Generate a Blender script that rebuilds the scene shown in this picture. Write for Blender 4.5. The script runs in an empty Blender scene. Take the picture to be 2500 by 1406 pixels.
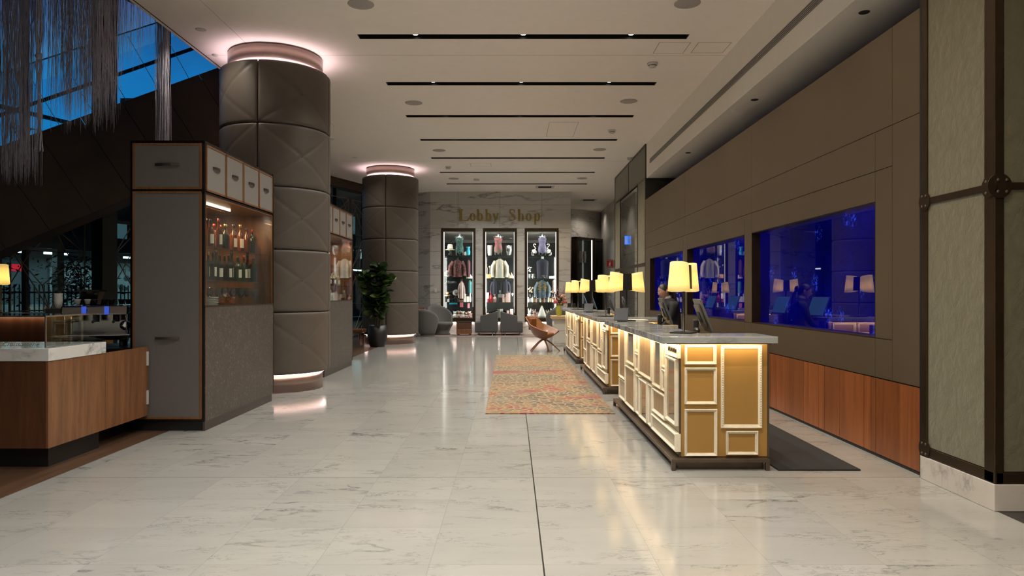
import bpy, bmesh, math, random
from mathutils import Vector, Matrix, noise as mnoise
PI = math.pi
S = bpy.context.scene
C = S.collection
rnd = random.Random(7)
F = 1734.0; CAMZ = 1.5; VX = 1250.0; VY = 716.0
def at(px, py, Y):
    "point of the room at depth Y on the sight line px, py"
    return Vector(((px - VX) * Y / F, Y, CAMZ - (py - VY) * Y / F))

# ------------------------------------------------------------ camera
cam = bpy.data.cameras.new('camera')
cam.sensor_width = 36.0
cam.lens = 36.0 * F / 2500.0
cam.shift_y = 13.0 / 2500.0
cam.clip_end = 300
cam_o = bpy.data.objects.new('camera', cam); C.objects.link(cam_o)
cam_o.location = (0, 0, CAMZ); cam_o.rotation_euler = (PI / 2, 0, 0)
S.camera = cam_o
S.view_settings.view_transform = 'Standard'
S.view_settings.look = 'None'
S.view_settings.exposure = 0.0
S.view_settings.gamma = 1.0
S.view_settings.use_curve_mapping = False

# ------------------------------------------------------------ node helpers
class NT:
    def __init__(s, tree): s.t = tree; s.n = tree.nodes; s.l = tree.links
    def add(s, kind, props=None, **ins):
        nd = s.n.new(kind)
        for k, v in (props or {}).items(): setattr(nd, k, v)
        for k, v in ins.items():
            key = int(k[1:]) if k[0] == 'i' and k[1:].isdigit() else k.replace('_', ' ')
            s.put(nd.inputs[key], v)
        return nd
    def put(s, sock, v):
        if isinstance(v, bpy.types.NodeSocket): s.l.new(v, sock)
        elif isinstance(v, bpy.types.Node): s.l.new(v.outputs[0], sock)
        elif isinstance(v, (tuple, list)) and sock.type == 'RGBA' and len(v) == 3: sock.default_value = (*v, 1)
        else: sock.default_value = v
    def math(s, op, a, b=0.0, c=0.0, clamp=False):
        nd = s.n.new('ShaderNodeMath'); nd.operation = op; nd.use_clamp = clamp
        s.put(nd.inputs[0], a); s.put(nd.inputs[1], b); s.put(nd.inputs[2], c)
        return nd.outputs[0]
    def vmath(s, op, a, b=(0, 0, 0)):
        nd = s.n.new('ShaderNodeVectorMath'); nd.operation = op
        s.put(nd.inputs[0], a)
        if op == 'SCALE': s.put(nd.inputs['Scale'], b)
        else: s.put(nd.inputs[1], b)
        return nd.outputs[0]
    def mix(s, f, a, b, blend='MIX'):
        nd = s.n.new('ShaderNodeMix'); nd.data_type = 'RGBA'; nd.blend_type = blend
        s.put(nd.inputs[0], f); s.put(nd.inputs[6], a); s.put(nd.inputs[7], b)
        return nd.outputs[2]
    def ramp(s, f, stops, interp='LINEAR'):
        nd = s.n.new('ShaderNodeValToRGB'); cr = nd.color_ramp; cr.interpolation = interp
        while len(cr.elements) < len(stops): cr.elements.new(0.5)
        for e, (p, col) in zip(cr.elements, stops):
            e.position = p
            e.color = (col, col, col, 1) if isinstance(col, (int, float)) else (*col, 1)
        s.put(nd.inputs[0], f)
        return nd.outputs[0]
    def noise(s, vec, scale, detail=4.0, rough=0.55, dist=0.0, dim='3D'):
        nd = s.add('ShaderNodeTexNoise', dict(noise_dimensions=dim), Scale=scale, Detail=detail, Roughness=rough, Distortion=dist)
        if vec is not None: s.put(nd.inputs['Vector'], vec)
        return nd.outputs[0]

def srgb(r, g, b):
    f = lambda c: c / 12.92 if c <= 0.04045 else ((c + 0.055) / 1.055) ** 2.4
    return (f(r / 255), f(g / 255), f(b / 255))

# ------------------------------------------------------------ world: dusk sky
w = bpy.data.worlds.new('dusk'); S.world = w; w.use_nodes = True
t = NT(w.node_tree); t.n.clear()
tc = t.add('ShaderNodeTexCoord')
sep = t.add('ShaderNodeSeparateXYZ', Vector=tc.outputs['Generated'])
cl = t.noise(tc.outputs['Generated'], 5.0, 6)
h = t.math('ADD', sep.outputs[2], t.math('MULTIPLY', t.math('SUBTRACT', cl, 0.5), 0.16))
col = t.ramp(h, [(0.0, (0.01, 0.03, 0.04)), (0.14, (0.06, 0.38, 0.70)), (0.25, (0.07, 0.31, 0.64)), (0.33, (0.10, 0.12, 0.32)), (0.7, (0.08, 0.08, 0.21))])
side = t.math('ADD', t.math('MULTIPLY', sep.outputs[0], -0.55), t.math('MULTIPLY', sep.outputs[1], 0.83))
glow = t.ramp(side, [(0.35, 0.07), (0.75, 1.0)])          # the last light stands on one side of the sky
col = t.mix(glow, (0, 0, 0), col)
bg = t.add('ShaderNodeBackground', Color=col, Strength=0.9)
out = t.add('ShaderNodeOutputWorld'); t.l.new(bg.outputs[0], out.inputs[0])

# ------------------------------------------------------------ materials
M = {}
def mat(name, col, rough=0.5, metal=0.0, spec=0.5, var=0.06, vscale=6.0, bump=0.0, bscale=60.0, emit=None, estr=0.0, coat=0.0, sheen=0.0, stretch=None, alpha=1.0, trans=0.0):
    m = bpy.data.materials.new(name); m.use_nodes = True
    t = NT(m.node_tree); p = t.n['Principled BSDF']
    tc = t.add('ShaderNodeTexCoord').outputs['Object']
    if stretch: tc = t.add('ShaderNodeMapping', Vector=tc, Scale=stretch).outputs[0]
    f = t.noise(tc, vscale, 5)
    lo = tuple(max(0, c * (1 - var)) for c in col); hi = tuple(min(1, c * (1 + var)) for c in col)
    t.put(p.inputs['Base Color'], t.ramp(f, [(0.3, lo), (0.7, hi)]))
    p.inputs['Roughness'].default_value = rough; p.inputs['Metallic'].default_value = metal
    p.inputs['Specular IOR Level'].default_value = spec
    p.inputs['Coat Weight'].default_value = coat
    p.inputs['Sheen Weight'].default_value = sheen
    p.inputs['Transmission Weight'].default_value = trans
    if emit: p.inputs['Emission Color'].default_value = (*emit, 1); p.inputs['Emission Strength'].default_value = estr
    if bump:
        b = t.add('ShaderNodeBump', Strength=bump, Distance=0.01, Height=t.noise(tc, bscale, 3))
        t.l.new(b.outputs[0], p.inputs['Normal'])
    M[name] = m
    return m

def glass(name, tint=(0.93, 0.97, 0.96), refl=0.06, rough=0.02, gain=1.0):
    "thin pane: clear transmission with a Fresnel reflection"
    m = bpy.data.materials.new(name); m.use_nodes = True
    t = NT(m.node_tree); t.n.clear()
    lw = t.math('MULTIPLY', t.math('POWER', t.add('ShaderNodeLayerWeight', Blend=0.5).outputs['Facing'], 4.0), 0.6)
    tr = t.add('ShaderNodeBsdfTransparent', Color=tint)
    gl = t.add('ShaderNodeBsdfGlossy', Color=(0.9, 0.95, 1), Roughness=rough)
    fac = t.math('ADD', t.math('MULTIPLY', lw, gain), refl, clamp=True)
    ns = t.noise(t.add('ShaderNodeTexCoord').outputs['Object'], 2.0)
    fac = t.math('MULTIPLY', fac, t.math('ADD', t.math('MULTIPLY', ns, 0.2), 0.9))
    mx = t.add('ShaderNodeMixShader', i0=fac, i1=tr.outputs[0], i2=gl.outputs[0])
    out = t.add('ShaderNodeOutputMaterial'); t.l.new(mx.outputs[0], out.inputs[0])
    M[name] = m
    return m

def emis(name, col, strength):
    m = bpy.data.materials.new(name); m.use_nodes = True
    t = NT(m.node_tree); t.n.clear()
    e = t.add('ShaderNodeEmission', Color=col, Strength=strength)
    out = t.add('ShaderNodeOutputMaterial'); t.l.new(e.outputs[0], out.inputs[0])
    M[name] = m
    return m

def wood(name, c1, c2, rough=0.35, axis='z', scale=1.0, coat=0.15, plank=0.0, pvar=0.25):
    m = bpy.data.materials.new(name); m.use_nodes = True
    t = NT(m.node_tree); p = t.n['Principled BSDF']
    tc = t.add('ShaderNodeNewGeometry').outputs['Position'] if plank else t.add('ShaderNodeTexCoord').outputs['Object']
    sc = {'z': (9, 9, 0.7), 'x': (0.7, 9, 9), 'y': (9, 0.7, 9)}[axis]
    mp = t.add('ShaderNodeMapping', Vector=tc, Scale=tuple(v * scale for v in sc)).outputs[0]
    n1 = t.noise(mp, 2.2, 8, 0.6, 0.6)
    n2 = t.noise(mp, 14, 4, 0.6)
    f = t.math('ADD', t.math('MULTIPLY', n1, 0.75), t.math('MULTIPLY', n2, 0.25))
    c = t.ramp(f, [(0.32, c1), (0.68, c2)])
    if plank:
        sp = t.add('ShaderNodeSeparateXYZ', Vector=tc)
        k = t.math('FLOOR', t.math('DIVIDE', sp.outputs[0 if axis == 'y' else 1], plank))
        wn = t.add('ShaderNodeTexWhiteNoise', dict(noise_dimensions='1D'), W=k).outputs[0]
        hs = t.add('ShaderNodeHueSaturation', Color=c, Value=t.math('ADD', t.math('MULTIPLY', wn, pvar * 2), 1 - pvar)).outputs[0]
        c = hs
    t.put(p.inputs['Base Color'], c)
    p.inputs['Roughness'].default_value = rough; p.inputs['Coat Weight'].default_value = coat
    b = t.add('ShaderNodeBump', Strength=0.06, Distance=0.01, Height=n2); t.l.new(b.outputs[0], p.inputs['Normal'])
    M[name] = m
    return m

def marble(name, base, vein, rough=0.2, scale=1.0, tile=None, amount=1.0, soft=0.05, warp=0.6, mask=(0.50, 0.68), joint=(0.0017, 0.55), rotv=(0.3, 0.5, 0.55), scv=(0.55, 1.5, 1.1), finek=0.55):
    "veined stone; tile=(ox,oy,w,h) in world metres gives every slab its own vein and a joint"
    m = bpy.data.materials.new(name); m.use_nodes = True
    t = NT(m.node_tree); p = t.n['Principled BSDF']
    pos = t.add('ShaderNodeNewGeometry').outputs['Position'] if tile else t.add('ShaderNodeTexCoord').outputs['Object']
    co = pos; tone = None
    if tile:
        ax, ox, oy, tw, th = tile
        sp = t.add('ShaderNodeSeparateXYZ', Vector=pos)
        a, b_ = sp.outputs[ax[0]], sp.outputs[ax[1]]
        u = t.math('DIVIDE', t.math('SUBTRACT', a, ox), tw); v = t.math('DIVIDE', t.math('SUBTRACT', b_, oy), th)
        cell = t.add('ShaderNodeCombineXYZ', X=t.math('FLOOR', u), Y=t.math('FLOOR', v))
        wn = t.add('ShaderNodeTexWhiteNoise', dict(noise_dimensions='2D'), Vector=cell.outputs[0])
        if amount < 2: co = t.vmath('ADD', pos, t.vmath('SCALE', wn.outputs['Color'], 37.0))
        tone = wn.outputs['Value']
        du = t.math('MULTIPLY', t.math('MINIMUM', t.math('FRACT', u), t.math('SUBTRACT', 1.0, t.math('FRACT', u))), tw)
        dv = t.math('MULTIPLY', t.math('MINIMUM', t.math('FRACT', v), t.math('SUBTRACT', 1.0, t.math('FRACT', v))), th)
    mp = t.add('ShaderNodeMapping', Vector=co, Rotation=rotv, Scale=tuple(q * scale for q in scv)).outputs[0]
    wv = t.add('ShaderNodeTexNoise', Scale=1.6, Detail=5.0); t.put(wv.inputs['Vector'], mp)
    mp2 = t.vmath('ADD', mp, t.vmath('SCALE', wv.outputs['Color'], warp))
    n = t.noise(mp2, 1.5, 7, 0.6)
    v1 = t.math('ABSOLUTE', t.math('SUBTRACT', n, 0.5))
    thin = t.ramp(v1, [(0.0, 1.0), (0.010, 0.55), (soft, 0.0)])
    msk = t.ramp(t.noise(mp, 0.9, 3), [(mask[0], 0.0), (mask[1], 1.0)])
    veins = t.math('MULTIPLY', thin, msk)
    n2 = t.noise(mp2, 5.0, 8, 0.65)
    fine = t.math('MULTIPLY', t.ramp(t.math('ABSOLUTE', t.math('SUBTRACT', n2, 0.5)), [(0.0, 1.0), (0.022, 0.0)]), t.ramp(t.noise(mp, 2.1, 2), [(0.45, 0.0), (0.68, finek)]))
    cloud = t.ramp(t.noise(mp2, 1.0, 4), [(0.3, 0.0), (0.75, 0.35)])
    tot = t.math('MULTIPLY', t.math('MAXIMUM', t.math('MAXIMUM', veins, fine), t.math('MULTIPLY', cloud, 0.55)), min(amount, 1.0), clamp=True)
    c = t.mix(tot, base, vein)
    if tile:
        c = t.add('ShaderNodeHueSaturation', Color=c, Value=t.math('ADD', t.math('MULTIPLY', tone, 0.10), 0.95)).outputs[0]
        jl = t.math('LESS_THAN', t.math('MINIMUM', du, dv), joint[0])
        c = t.mix(t.math('MULTIPLY', jl, joint[1]), c, tuple(x * 0.35 for x in base))
        if name == 'floor_marble':
            b1 = t.math('LESS_THAN', t.math('ABSOLUTE', t.math('SUBTRACT', a, ox)), 0.0045)
            b2 = t.math('LESS_THAN', t.math('ABSOLUTE', t.math('SUBTRACT', b_, oy)), 0.0035)
            c = t.mix(t.math('MULTIPLY', t.math('MAXIMUM', b1, t.math('MULTIPLY', b2, 0.8)), 0.95), c, (0.012, 0.011, 0.01))
    t.put(p.inputs['Base Color'], c)
    t.put(p.inputs['Roughness'], t.math('ADD', t.math('MULTIPLY', n, 0.06), rough))
    M[name] = m
    return m

# ------------------------------------------------------------ mesh builder
class MB:
    def __init__(s): s.v = []; s.f = []; s.sm = []
    def add(s, vs, fs, smooth=False, mtx=None):
        o = len(s.v)
        s.v += [tuple(mtx @ Vector(v)) if mtx else tuple(v) for v in vs]
        s.f += [tuple(i + o for i in f) for f in fs]; s.sm += [smooth] * len(fs)
        return s
    def box(s, x0, x1, y0, y1, z0, z1, mtx=None):
        v = [(x0, y0, z0), (x1, y0, z0), (x1, y1, z0), (x0, y1, z0), (x0, y0, z1), (x1, y0, z1), (x1, y1, z1), (x0, y1, z1)]
        return s.add(v, [(0, 3, 2, 1), (4, 5, 6, 7), (0, 1, 5, 4), (1, 2, 6, 5), (2, 3, 7, 6), (3, 0, 4, 7)], False, mtx)
    def cbox(s, c, d, mtx=None):
        return s.box(c[0] - d[0] / 2, c[0] + d[0] / 2, c[1] - d[1] / 2, c[1] + d[1] / 2, c[2] - d[2] / 2, c[2] + d[2] / 2, mtx)
    def prism(s, poly, z0, z1, mtx=None, smooth=False):
        n = len(poly)
        v = [(x, y, z0) for x, y in poly] + [(x, y, z1) for x, y in poly]
        f = [tuple(range(n - 1, -1, -1)), tuple(range(n, 2 * n))]
        s.add(v, f, False, mtx)
        o = len(s.v) - 2 * n
        s.f += [(o + i, o + (i + 1) % n, o + n + (i + 1) % n, o + n + i) for i in range(n)]; s.sm += [smooth] * n
        return s
    def lathe(s, prof, n=20, c=(0, 0, 0), mtx=None, sx=1.0, sy=1.0, a0=0.0, a1=2 * PI, smooth=True):
        full = abs(a1 - a0 - 2 * PI) < 1e-6
        k = n if full else n + 1
        v = []
        for r, z in prof:
            for i in range(k):
                a = a0 + (a1 - a0) * i / n
                v.append((c[0] + r * math.cos(a) * sx, c[1] + r * math.sin(a) * sy, c[2] + z))
        f = []
        for j in range(len(prof) - 1):
            for i in range(n):
                i2 = (i + 1) % k
                f.append((j * k + i, j * k + i2, (j + 1) * k + i2, (j + 1) * k + i))
        s.add(v, f, smooth, mtx)
        if full:
            o = len(s.v) - len(v)
            if prof[0][0] > 1e-6: s.f.append(tuple(o + i for i in range(k - 1, -1, -1))); s.sm.append(False)
            if prof[-1][0] > 1e-6: s.f.append(tuple(o + (len(prof) - 1) * k + i for i in range(k))); s.sm.append(False)
        return s
    def cyl(s, p0, p1, r0, r1=None, n=12, smooth=True):
        return s.tube([p0, p1], [r0, r0 if r1 is None else r1], n, smooth)
    def tube(s, pts, rs, n=8, smooth=True, cap=True, flat=1.0):
        pts = [Vector(p) for p in pts]
        if not isinstance(rs, (list, tuple)): rs = [rs] * len(pts)
        v = []; up = None
        for i, p in enumerate(pts):
            d = (pts[min(i + 1, len(pts) - 1)] - pts[max(i - 1, 0)])
            d = d.normalized() if d.length > 1e-9 else Vector((0, 0, 1))
            if up is None:
                up = Vector((0, 0, 1)) if abs(d.z) < 0.9 else Vector((1, 0, 0))
            a = d.cross(up); a = a.normalized() if a.length > 1e-6 else d.orthogonal().normalized()
            b = d.cross(a).normalized(); up = -b if up.dot(b) < 0 else b
            for k in range(n):
                t = 2 * PI * k / n
                v.append(p + a * math.cos(t) * rs[i] + b * math.sin(t) * rs[i] * flat)
        f = []
        for i in range(len(pts) - 1):
            for k in range(n):
                f.append((i * n + k, i * n + (k + 1) % n, (i + 1) * n + (k + 1) % n, (i + 1) * n + k))
        s.add(v, f, smooth)
        if cap:
            o = len(s.v) - len(v); m = (len(pts) - 1) * n
            s.f += [tuple(o + k for k in range(n)), tuple(o + m + k for k in range(n - 1, -1, -1))]; s.sm += [False, False]
        return s
    def ball(s, c, r, n=14, m=9, mtx=None, jit=0.0):
        rx, ry, rz = (r, r, r) if isinstance(r, (int, float)) else r
        v = [(c[0], c[1], c[2] - rz)]
        for j in range(1, m):
            ph = -PI / 2 + PI * j / m
            for i in range(n):
                a = 2 * PI * i / n; q = 1 + (rnd.uniform(-jit, jit) if jit else 0)
                v.append((c[0] + rx * math.cos(ph) * math.cos(a) * q, c[1] + ry * math.cos(ph) * math.sin(a) * q, c[2] + rz * math.sin(ph) * q))
        v.append((c[0], c[1], c[2] + rz))
        f = [(0, 1 + (i + 1) % n, 1 + i) for i in range(n)]
        for j in range(m - 2):
            for i in range(n):
                f.append((1 + j * n + i, 1 + j * n + (i + 1) % n, 1 + (j + 1) * n + (i + 1) % n, 1 + (j + 1) * n + i))
        l = len(v) - 1; b = 1 + (m - 2) * n
        f += [(l, b + i, b + (i + 1) % n) for i in range(n)]
        return s.add(v, f, True, mtx)
    def grid(s, fn, nu, nv, smooth=True, mtx=None, flip=False):
        v = [fn(i / nu, j / nv) for j in range(nv + 1) for i in range(nu + 1)]
        f = [(j * (nu + 1) + i, j * (nu + 1) + i + 1, (j + 1) * (nu + 1) + i + 1, (j + 1) * (nu + 1) + i) for j in range(nv) for i in range(nu)]
        if flip: f = [q[::-1] for q in f]
        return s.add(v, f, smooth, mtx)
    def loft(s, rings, smooth=True, cap=True, mtx=None):
        n = len(rings[0]); v = [p for r in rings for p in r]
        f = [(j * n + i, j * n + (i + 1) % n, (j + 1) * n + (i + 1) % n, (j + 1) * n + i) for j in range(len(rings) - 1) for i in range(n)]
        s.add(v, f, smooth, mtx)
        if cap:
            o = len(s.v) - len(v); m = (len(rings) - 1) * n
            s.f += [tuple(o + k for k in range(n - 1, -1, -1)), tuple(o + m + k for k in range(n))]; s.sm += [smooth, smooth]
        return s
    def build(s, name, m, parent=None, bevel=0.0, solid=0.0, subsurf=0, loc=None, rot=None):
        me = bpy.data.meshes.new(name)
        me.from_pydata(s.v, [], s.f)
        me.polygons.foreach_set('use_smooth', s.sm)
        me.materials.append(M[m] if isinstance(m, str) else m)
        me.update()
        o = bpy.data.objects.new(name, me); C.objects.link(o)
        if parent: o.parent = parent
        if loc is not None: o.location = loc
        if rot is not None: o.rotation_euler = rot
        if solid:
            md = o.modifiers.new('solid', 'SOLIDIFY'); md.thickness = solid; md.offset = 0
        if bevel:
            md = o.modifiers.new('bevel', 'BEVEL'); md.width = bevel; md.segments = 2; md.limit_method = 'ANGLE'
        if subsurf:
            md = o.modifiers.new('sub', 'SUBSURF'); md.levels = subsurf; md.render_levels = subsurf
        return o

def tag(o, label=None, cat=None, group=None, kind=None):
    if label: o['label'] = label
    if cat: o['category'] = cat
    if group: o['group'] = group
    if kind: o['kind'] = kind
    return o
def thing(name, label, cat, loc=(0, 0, 0), rz=0.0, group=None):
    o = bpy.data.objects.new(name, None); C.objects.link(o)
    o.empty_display_size = 0.1
    o.location = loc; o.rotation_euler = (0, 0, rz)
    return tag(o, label, cat, group)
KIDS = {}
def copy_tree(o, parent=None):
    c = o.copy(); C.objects.link(c)
    if parent: c.parent = parent
    for ch in list(o.children): copy_tree(ch, c)
    return c
def dup(o, label, loc=None, rz=None):
    c = copy_tree(o); c['label'] = label
    if loc is not None: c.location = loc
    if rz is not None: c.rotation_euler = (0, 0, rz)
    return c
def struct(o, label, cat):
    return tag(o, label, cat, None, 'structure')
def spot(name, loc, power, size=70, blend=0.6, col=(1, 0.86, 0.7), rad=0.04, aim=None, parent=None):
    l = bpy.data.lights.new(name, 'SPOT'); l.energy = power; l.spot_size = math.radians(size); l.spot_blend = blend
    l.color = col; l.shadow_soft_size = rad
    o = bpy.data.objects.new(name, l); C.objects.link(o); o.location = loc
    if aim is not None:
        o.rotation_euler = (Vector(aim) - Vector(loc)).to_track_quat('-Z', 'Y').to_euler()
    if parent: o.parent = parent
    return o
def point(name, loc, power, col=(1, 0.75, 0.45), rad=0.05, parent=None):
    l = bpy.data.lights.new(name, 'POINT'); l.energy = power; l.color = col; l.shadow_soft_size = rad
    o = bpy.data.objects.new(name, l); C.objects.link(o); o.location = loc
    if parent: o.parent = parent
    return o
def area(name, loc, sx, sy, power, col, rot=(0, 0, 0), parent=None):
    l = bpy.data.lights.new(name, 'AREA'); l.shape = 'RECTANGLE'; l.size = sx; l.size_y = sy; l.energy = power; l.color = col
    o = bpy.data.objects.new(name, l); C.objects.link(o); o.location = loc; o.rotation_euler = rot
    if parent: o.parent = parent
    return o
ORD = ['first', 'second', 'third', 'fourth', 'fifth', 'sixth', 'seventh', 'eighth', 'ninth', 'tenth', 'eleventh', 'twelfth', 'thirteenth', 'fourteenth', 'fifteenth', 'sixteenth', 'seventeenth', 'eighteenth']
# ------------------------------------------------------------ palette
marble('floor_marble', (0.325, 0.325, 0.306), (0.11, 0.112, 0.11), 0.09, 1.5, mask=(0.50, 0.68), finek=0.85, soft=0.035, joint=(0.0014, 0.4), tile=((0, 1), 0.173, 5.79, 0.63, 0.6217))
marble('wall_marble', (0.56, 0.545, 0.51), (0.21, 0.205, 0.195), 0.22, 0.55, tile=((0, 2), -2.0, 3.912, 1.547, 0.865), amount=2.0, soft=0.035, mask=(0.37, 0.58), joint=(0.006, 0.85), warp=0.2, rotv=(0, 0.62, 0), scv=(0.45, 1.0, 2.0))
marble('side_marble', (0.54, 0.52, 0.49), (0.13, 0.125, 0.12), 0.22, 0.6, tile=((1, 2), 0.0, 3.912, 1.547, 0.865), amount=2.0, soft=0.035)
marble('counter_marble', (0.66, 0.66, 0.645), (0.12, 0.125, 0.13), 0.08, 1.7, soft=0.07, mask=(0.40, 0.58), warp=0.4, finek=0.3)
marble('desk_marble', (0.40, 0.415, 0.412), (0.055, 0.06, 0.065), 0.07, 1.5, soft=0.10, mask=(0.34, 0.50), warp=0.35, finek=0.3)
marble('base_marble', (0.55, 0.51, 0.47), (0.24, 0.22, 0.20), 0.3, 2.6, soft=0.08)
mat('plaster', (0.95, 0.885, 0.82), 0.9, var=0.015)
mat('bulkhead_paint', (0.90, 0.85, 0.79), 0.85, var=0.015)
mat('black', (0.006, 0.006, 0.006), 0.5)
mat('black_metal', (0.012, 0.012, 0.012), 0.35, 0.4)
mat('black_plastic', (0.015, 0.015, 0.016), 0.4)
mat('charcoal', (0.03, 0.028, 0.027), 0.6)
mat('bronze_panel', (0.115, 0.085, 0.055), 0.45, 0.3, var=0.05, vscale=1.5)
mat('bronze_dark', (0.062, 0.040, 0.022), 0.35, 0.7, var=0.12)
mat('bronze_ring', (0.33, 0.245, 0.205), 0.30, 0.8, var=0.08, vscale=3)
mat('brass', (0.45, 0.33, 0.12), 0.3, 0.85)
mat('gold_letter', (0.30, 0.215, 0.05), 0.45, 0.2)
mat('steel', (0.45, 0.45, 0.46), 0.25, 0.95)
mat('chrome', (0.75, 0.75, 0.76), 0.08, 1.0)
mat('taupe_leather', (0.098, 0.081, 0.066), 0.48, 0.0, 0.45, var=0.04, bump=0.05, bscale=300)
mat('mirror', (0.42, 0.43, 0.41), 0.03, 1.0)
mat('white_paint', (0.78, 0.75, 0.70), 0.5, var=0.02)
mat('speaker_white', (0.42, 0.39, 0.36), 0.8, var=0.03)
mat('white_plastic', (0.62, 0.60, 0.56), 0.5, var=0.03)
mat('dark_stone', (0.018, 0.018, 0.018), 0.35, var=0.25, vscale=30)
wood('wainscot', (0.17, 0.050, 0.014), (0.31, 0.100, 0.030), 0.36, 'z', 0.7, coat=0.03, plank=0.51)
wood('timber_floor', (0.055, 0.027, 0.015), (0.11, 0.06, 0.034), 0.4, 'y', 0.6, plank=0.22)
wood('walnut', (0.115, 0.045, 0.018), (0.26, 0.115, 0.048), 0.36, 'z', 0.8)
wood('walnut_dark', (0.06, 0.024, 0.012), (0.13, 0.05, 0.022), 0.36, 'z', 0.8)
wood('edge_wood', (0.14, 0.055, 0.02), (0.25, 0.11, 0.04), 0.4, 'z', 1.5)
emis('led_pink', (1.0, 0.74, 0.68), 7.0)
emis('led_pink_top', (1.0, 0.74, 0.80), 11.0)
emis('lens', (1.0, 0.9, 0.75), 8.0)
glass('glass', (0.93, 0.97, 0.96), 0.02)
glass('facade_glass', (0.78, 0.92, 0.93), 0.03)
glass('rail_glass', (0.70, 0.93, 1.0), 0.02)  # azure tint stands in for the blue light in the balustrade

def fabric_green():
    m = bpy.data.materials.new('green_fabric'); m.use_nodes = True
    t = NT(m.node_tree); p = t.n['Principled BSDF']
    pos = t.add('ShaderNodeNewGeometry').outputs['Position']
    mp = t.add('ShaderNodeMapping', Vector=pos, Scale=(1, 1, 0.75)).outputs[0]
    w1 = t.vmath('ADD', mp, t.vmath('SCALE', t.add('ShaderNodeTexNoise', Vector=mp, Scale=7.0, Detail=3.0).outputs['Color'], 0.16))
    vo = t.add('ShaderNodeTexVoronoi', dict(feature='F1'), Vector=w1, Scale=12.0).outputs['Distance']
    wv = t.math('MULTIPLY', vo, -1.6)
    n = t.noise(w1, 30, 5, 0.65, 0.8)
    hgt = t.math('ADD', t.math('MULTIPLY', wv, 0.6), t.math('MULTIPLY', n, 0.9))
    c = t.ramp(t.math('ADD', t.math('MULTIPLY', wv, 0.12), t.math('ADD', t.math('MULTIPLY', n, 0.3), 0.3)), [(0.25, (0.105, 0.099, 0.056)), (0.7, (0.155, 0.147, 0.088))])
    t.put(p.inputs['Base Color'], c); p.inputs['Roughness'].default_value = 0.7; p.inputs['Sheen Weight'].default_value = 0.25
    b = t.add('ShaderNodeBump', Strength=0.55, Distance=0.012, Height=hgt); t.l.new(b.outputs[0], p.inputs['Normal'])
    M['green_fabric'] = m
fabric_green()

def blue_window():
    m = bpy.data.materials.new('blue_pane'); m.use_nodes = True
    t = NT(m.node_tree); t.n.clear()
    pos = t.add('ShaderNodeTexCoord').outputs['Object']
    n = t.noise(pos, 1.3, 5); n2 = t.noise(pos, 24.0, 6, 0.65, 0.8)
    base = t.ramp(n, [(0.25, (0.0005, 0.0006, 0.022)), (0.6, (0.0005, 0.0006, 0.085)), (0.85, (0.002, 0.003, 0.16))])
    vo = t.add('ShaderNodeTexVoronoi', Vector=pos, Scale=2.1, Randomness=1.0)
    blob = t.ramp(vo.outputs['Distance'], [(0.12, 1.0), (0.24, 0.0)])
    sp = t.math('MULTIPLY', blob, t.ramp(n2, [(0.52, 0.0), (0.62, 1.0)]))
    dots = t.ramp(t.add('ShaderNodeTexVoronoi', Vector=pos, Scale=8.0).outputs['Distance'], [(0.04, 0.9), (0.08, 0.0)])
    dots = t.math('MULTIPLY', dots, t.ramp(t.noise(pos, 2.2, 2), [(0.52, 0.0), (0.62, 1.0)]))
    c = t.mix(t.math('MAXIMUM', sp, dots), base, (0.03, 0.07, 0.9))
    e = t.add('ShaderNodeEmission', Color=c, Strength=1.0)
    g = t.add('ShaderNodeBsdfGlossy', Color=(0.125, 0.115, 0.125), Roughness=0.012)
    a = t.add('ShaderNodeAddShader', i0=e.outputs[0], i1=g.outputs[0])
    o = t.add('ShaderNodeOutputMaterial'); t.l.new(a.outputs[0], o.inputs[0])
    M['blue_pane'] = m
blue_window()

ZC = 5.26
SLOTS = [10.41 + 2.335 * k for k in range(-6, 7)]
FD = Vector((-0.3454, -0.9385, 0)); FP = Vector((-4.58, 26.3, 0))       # glazed front, running from the back wall towards the viewer
def fx(y): return -4.58 - 0.368 * (26.3 - y)

# ------------------------------------------------------------ lamps of the room
# downlights in the black ceiling slots: they carry the room
def slot_light(y, label, gain=1.0):
    o = thing('ceiling_slot_light', label, 'ceiling light', (0.165, y, ZC), 0, 'black slot lights across the ceiling')
    m = MB()
    x0, x1, d, h = -2.415, 2.415, 0.1, 0.22
    m.box(x0, x1, -d, -d + .012, 0.001, h).box(x0, x1, d - .012, d, 0.001, h).box(x0, x0 + .012, -d, d, 0.001, h).box(x1 - .012, x1, -d, d, 0.001, h).box(x0, x1, -d, d, h, h + .012)
    m.build('housing', 'black', o)
    for x in (-1.58, 0.0, 1.58):
        s = MB().lathe([(0.045, 0.032), (0.05, 0.10), (0.05, 0.20)], 14, (x, -.005, 0)).build('spotlight', 'black_metal', o)
        MB().lathe([(0.0, 0.0315), (0.038, 0.0315)], 14, (x, -.005, 0)).build('lens', 'lens', s)
        spot('slot_spot', (x, -.005, 0.024), 275 * gain, 130, 0.9, (1.0, 0.965, 0.90) if x < 1 else (1.0, 0.79, 0.54), 0.035, None, o)
    return o
for k, y in enumerate(SLOTS):
    j = k - 6
    lab = ('black recessed slot light with three spots across the ceiling, ' + ORD[j] + ' one counted from the viewer') if j >= 0 else 'black recessed slot light in the ceiling over the viewer'
    slot_light(y, lab, 1.0 if j >= 0 else (0.9 if j > -3 else 1.35))

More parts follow.
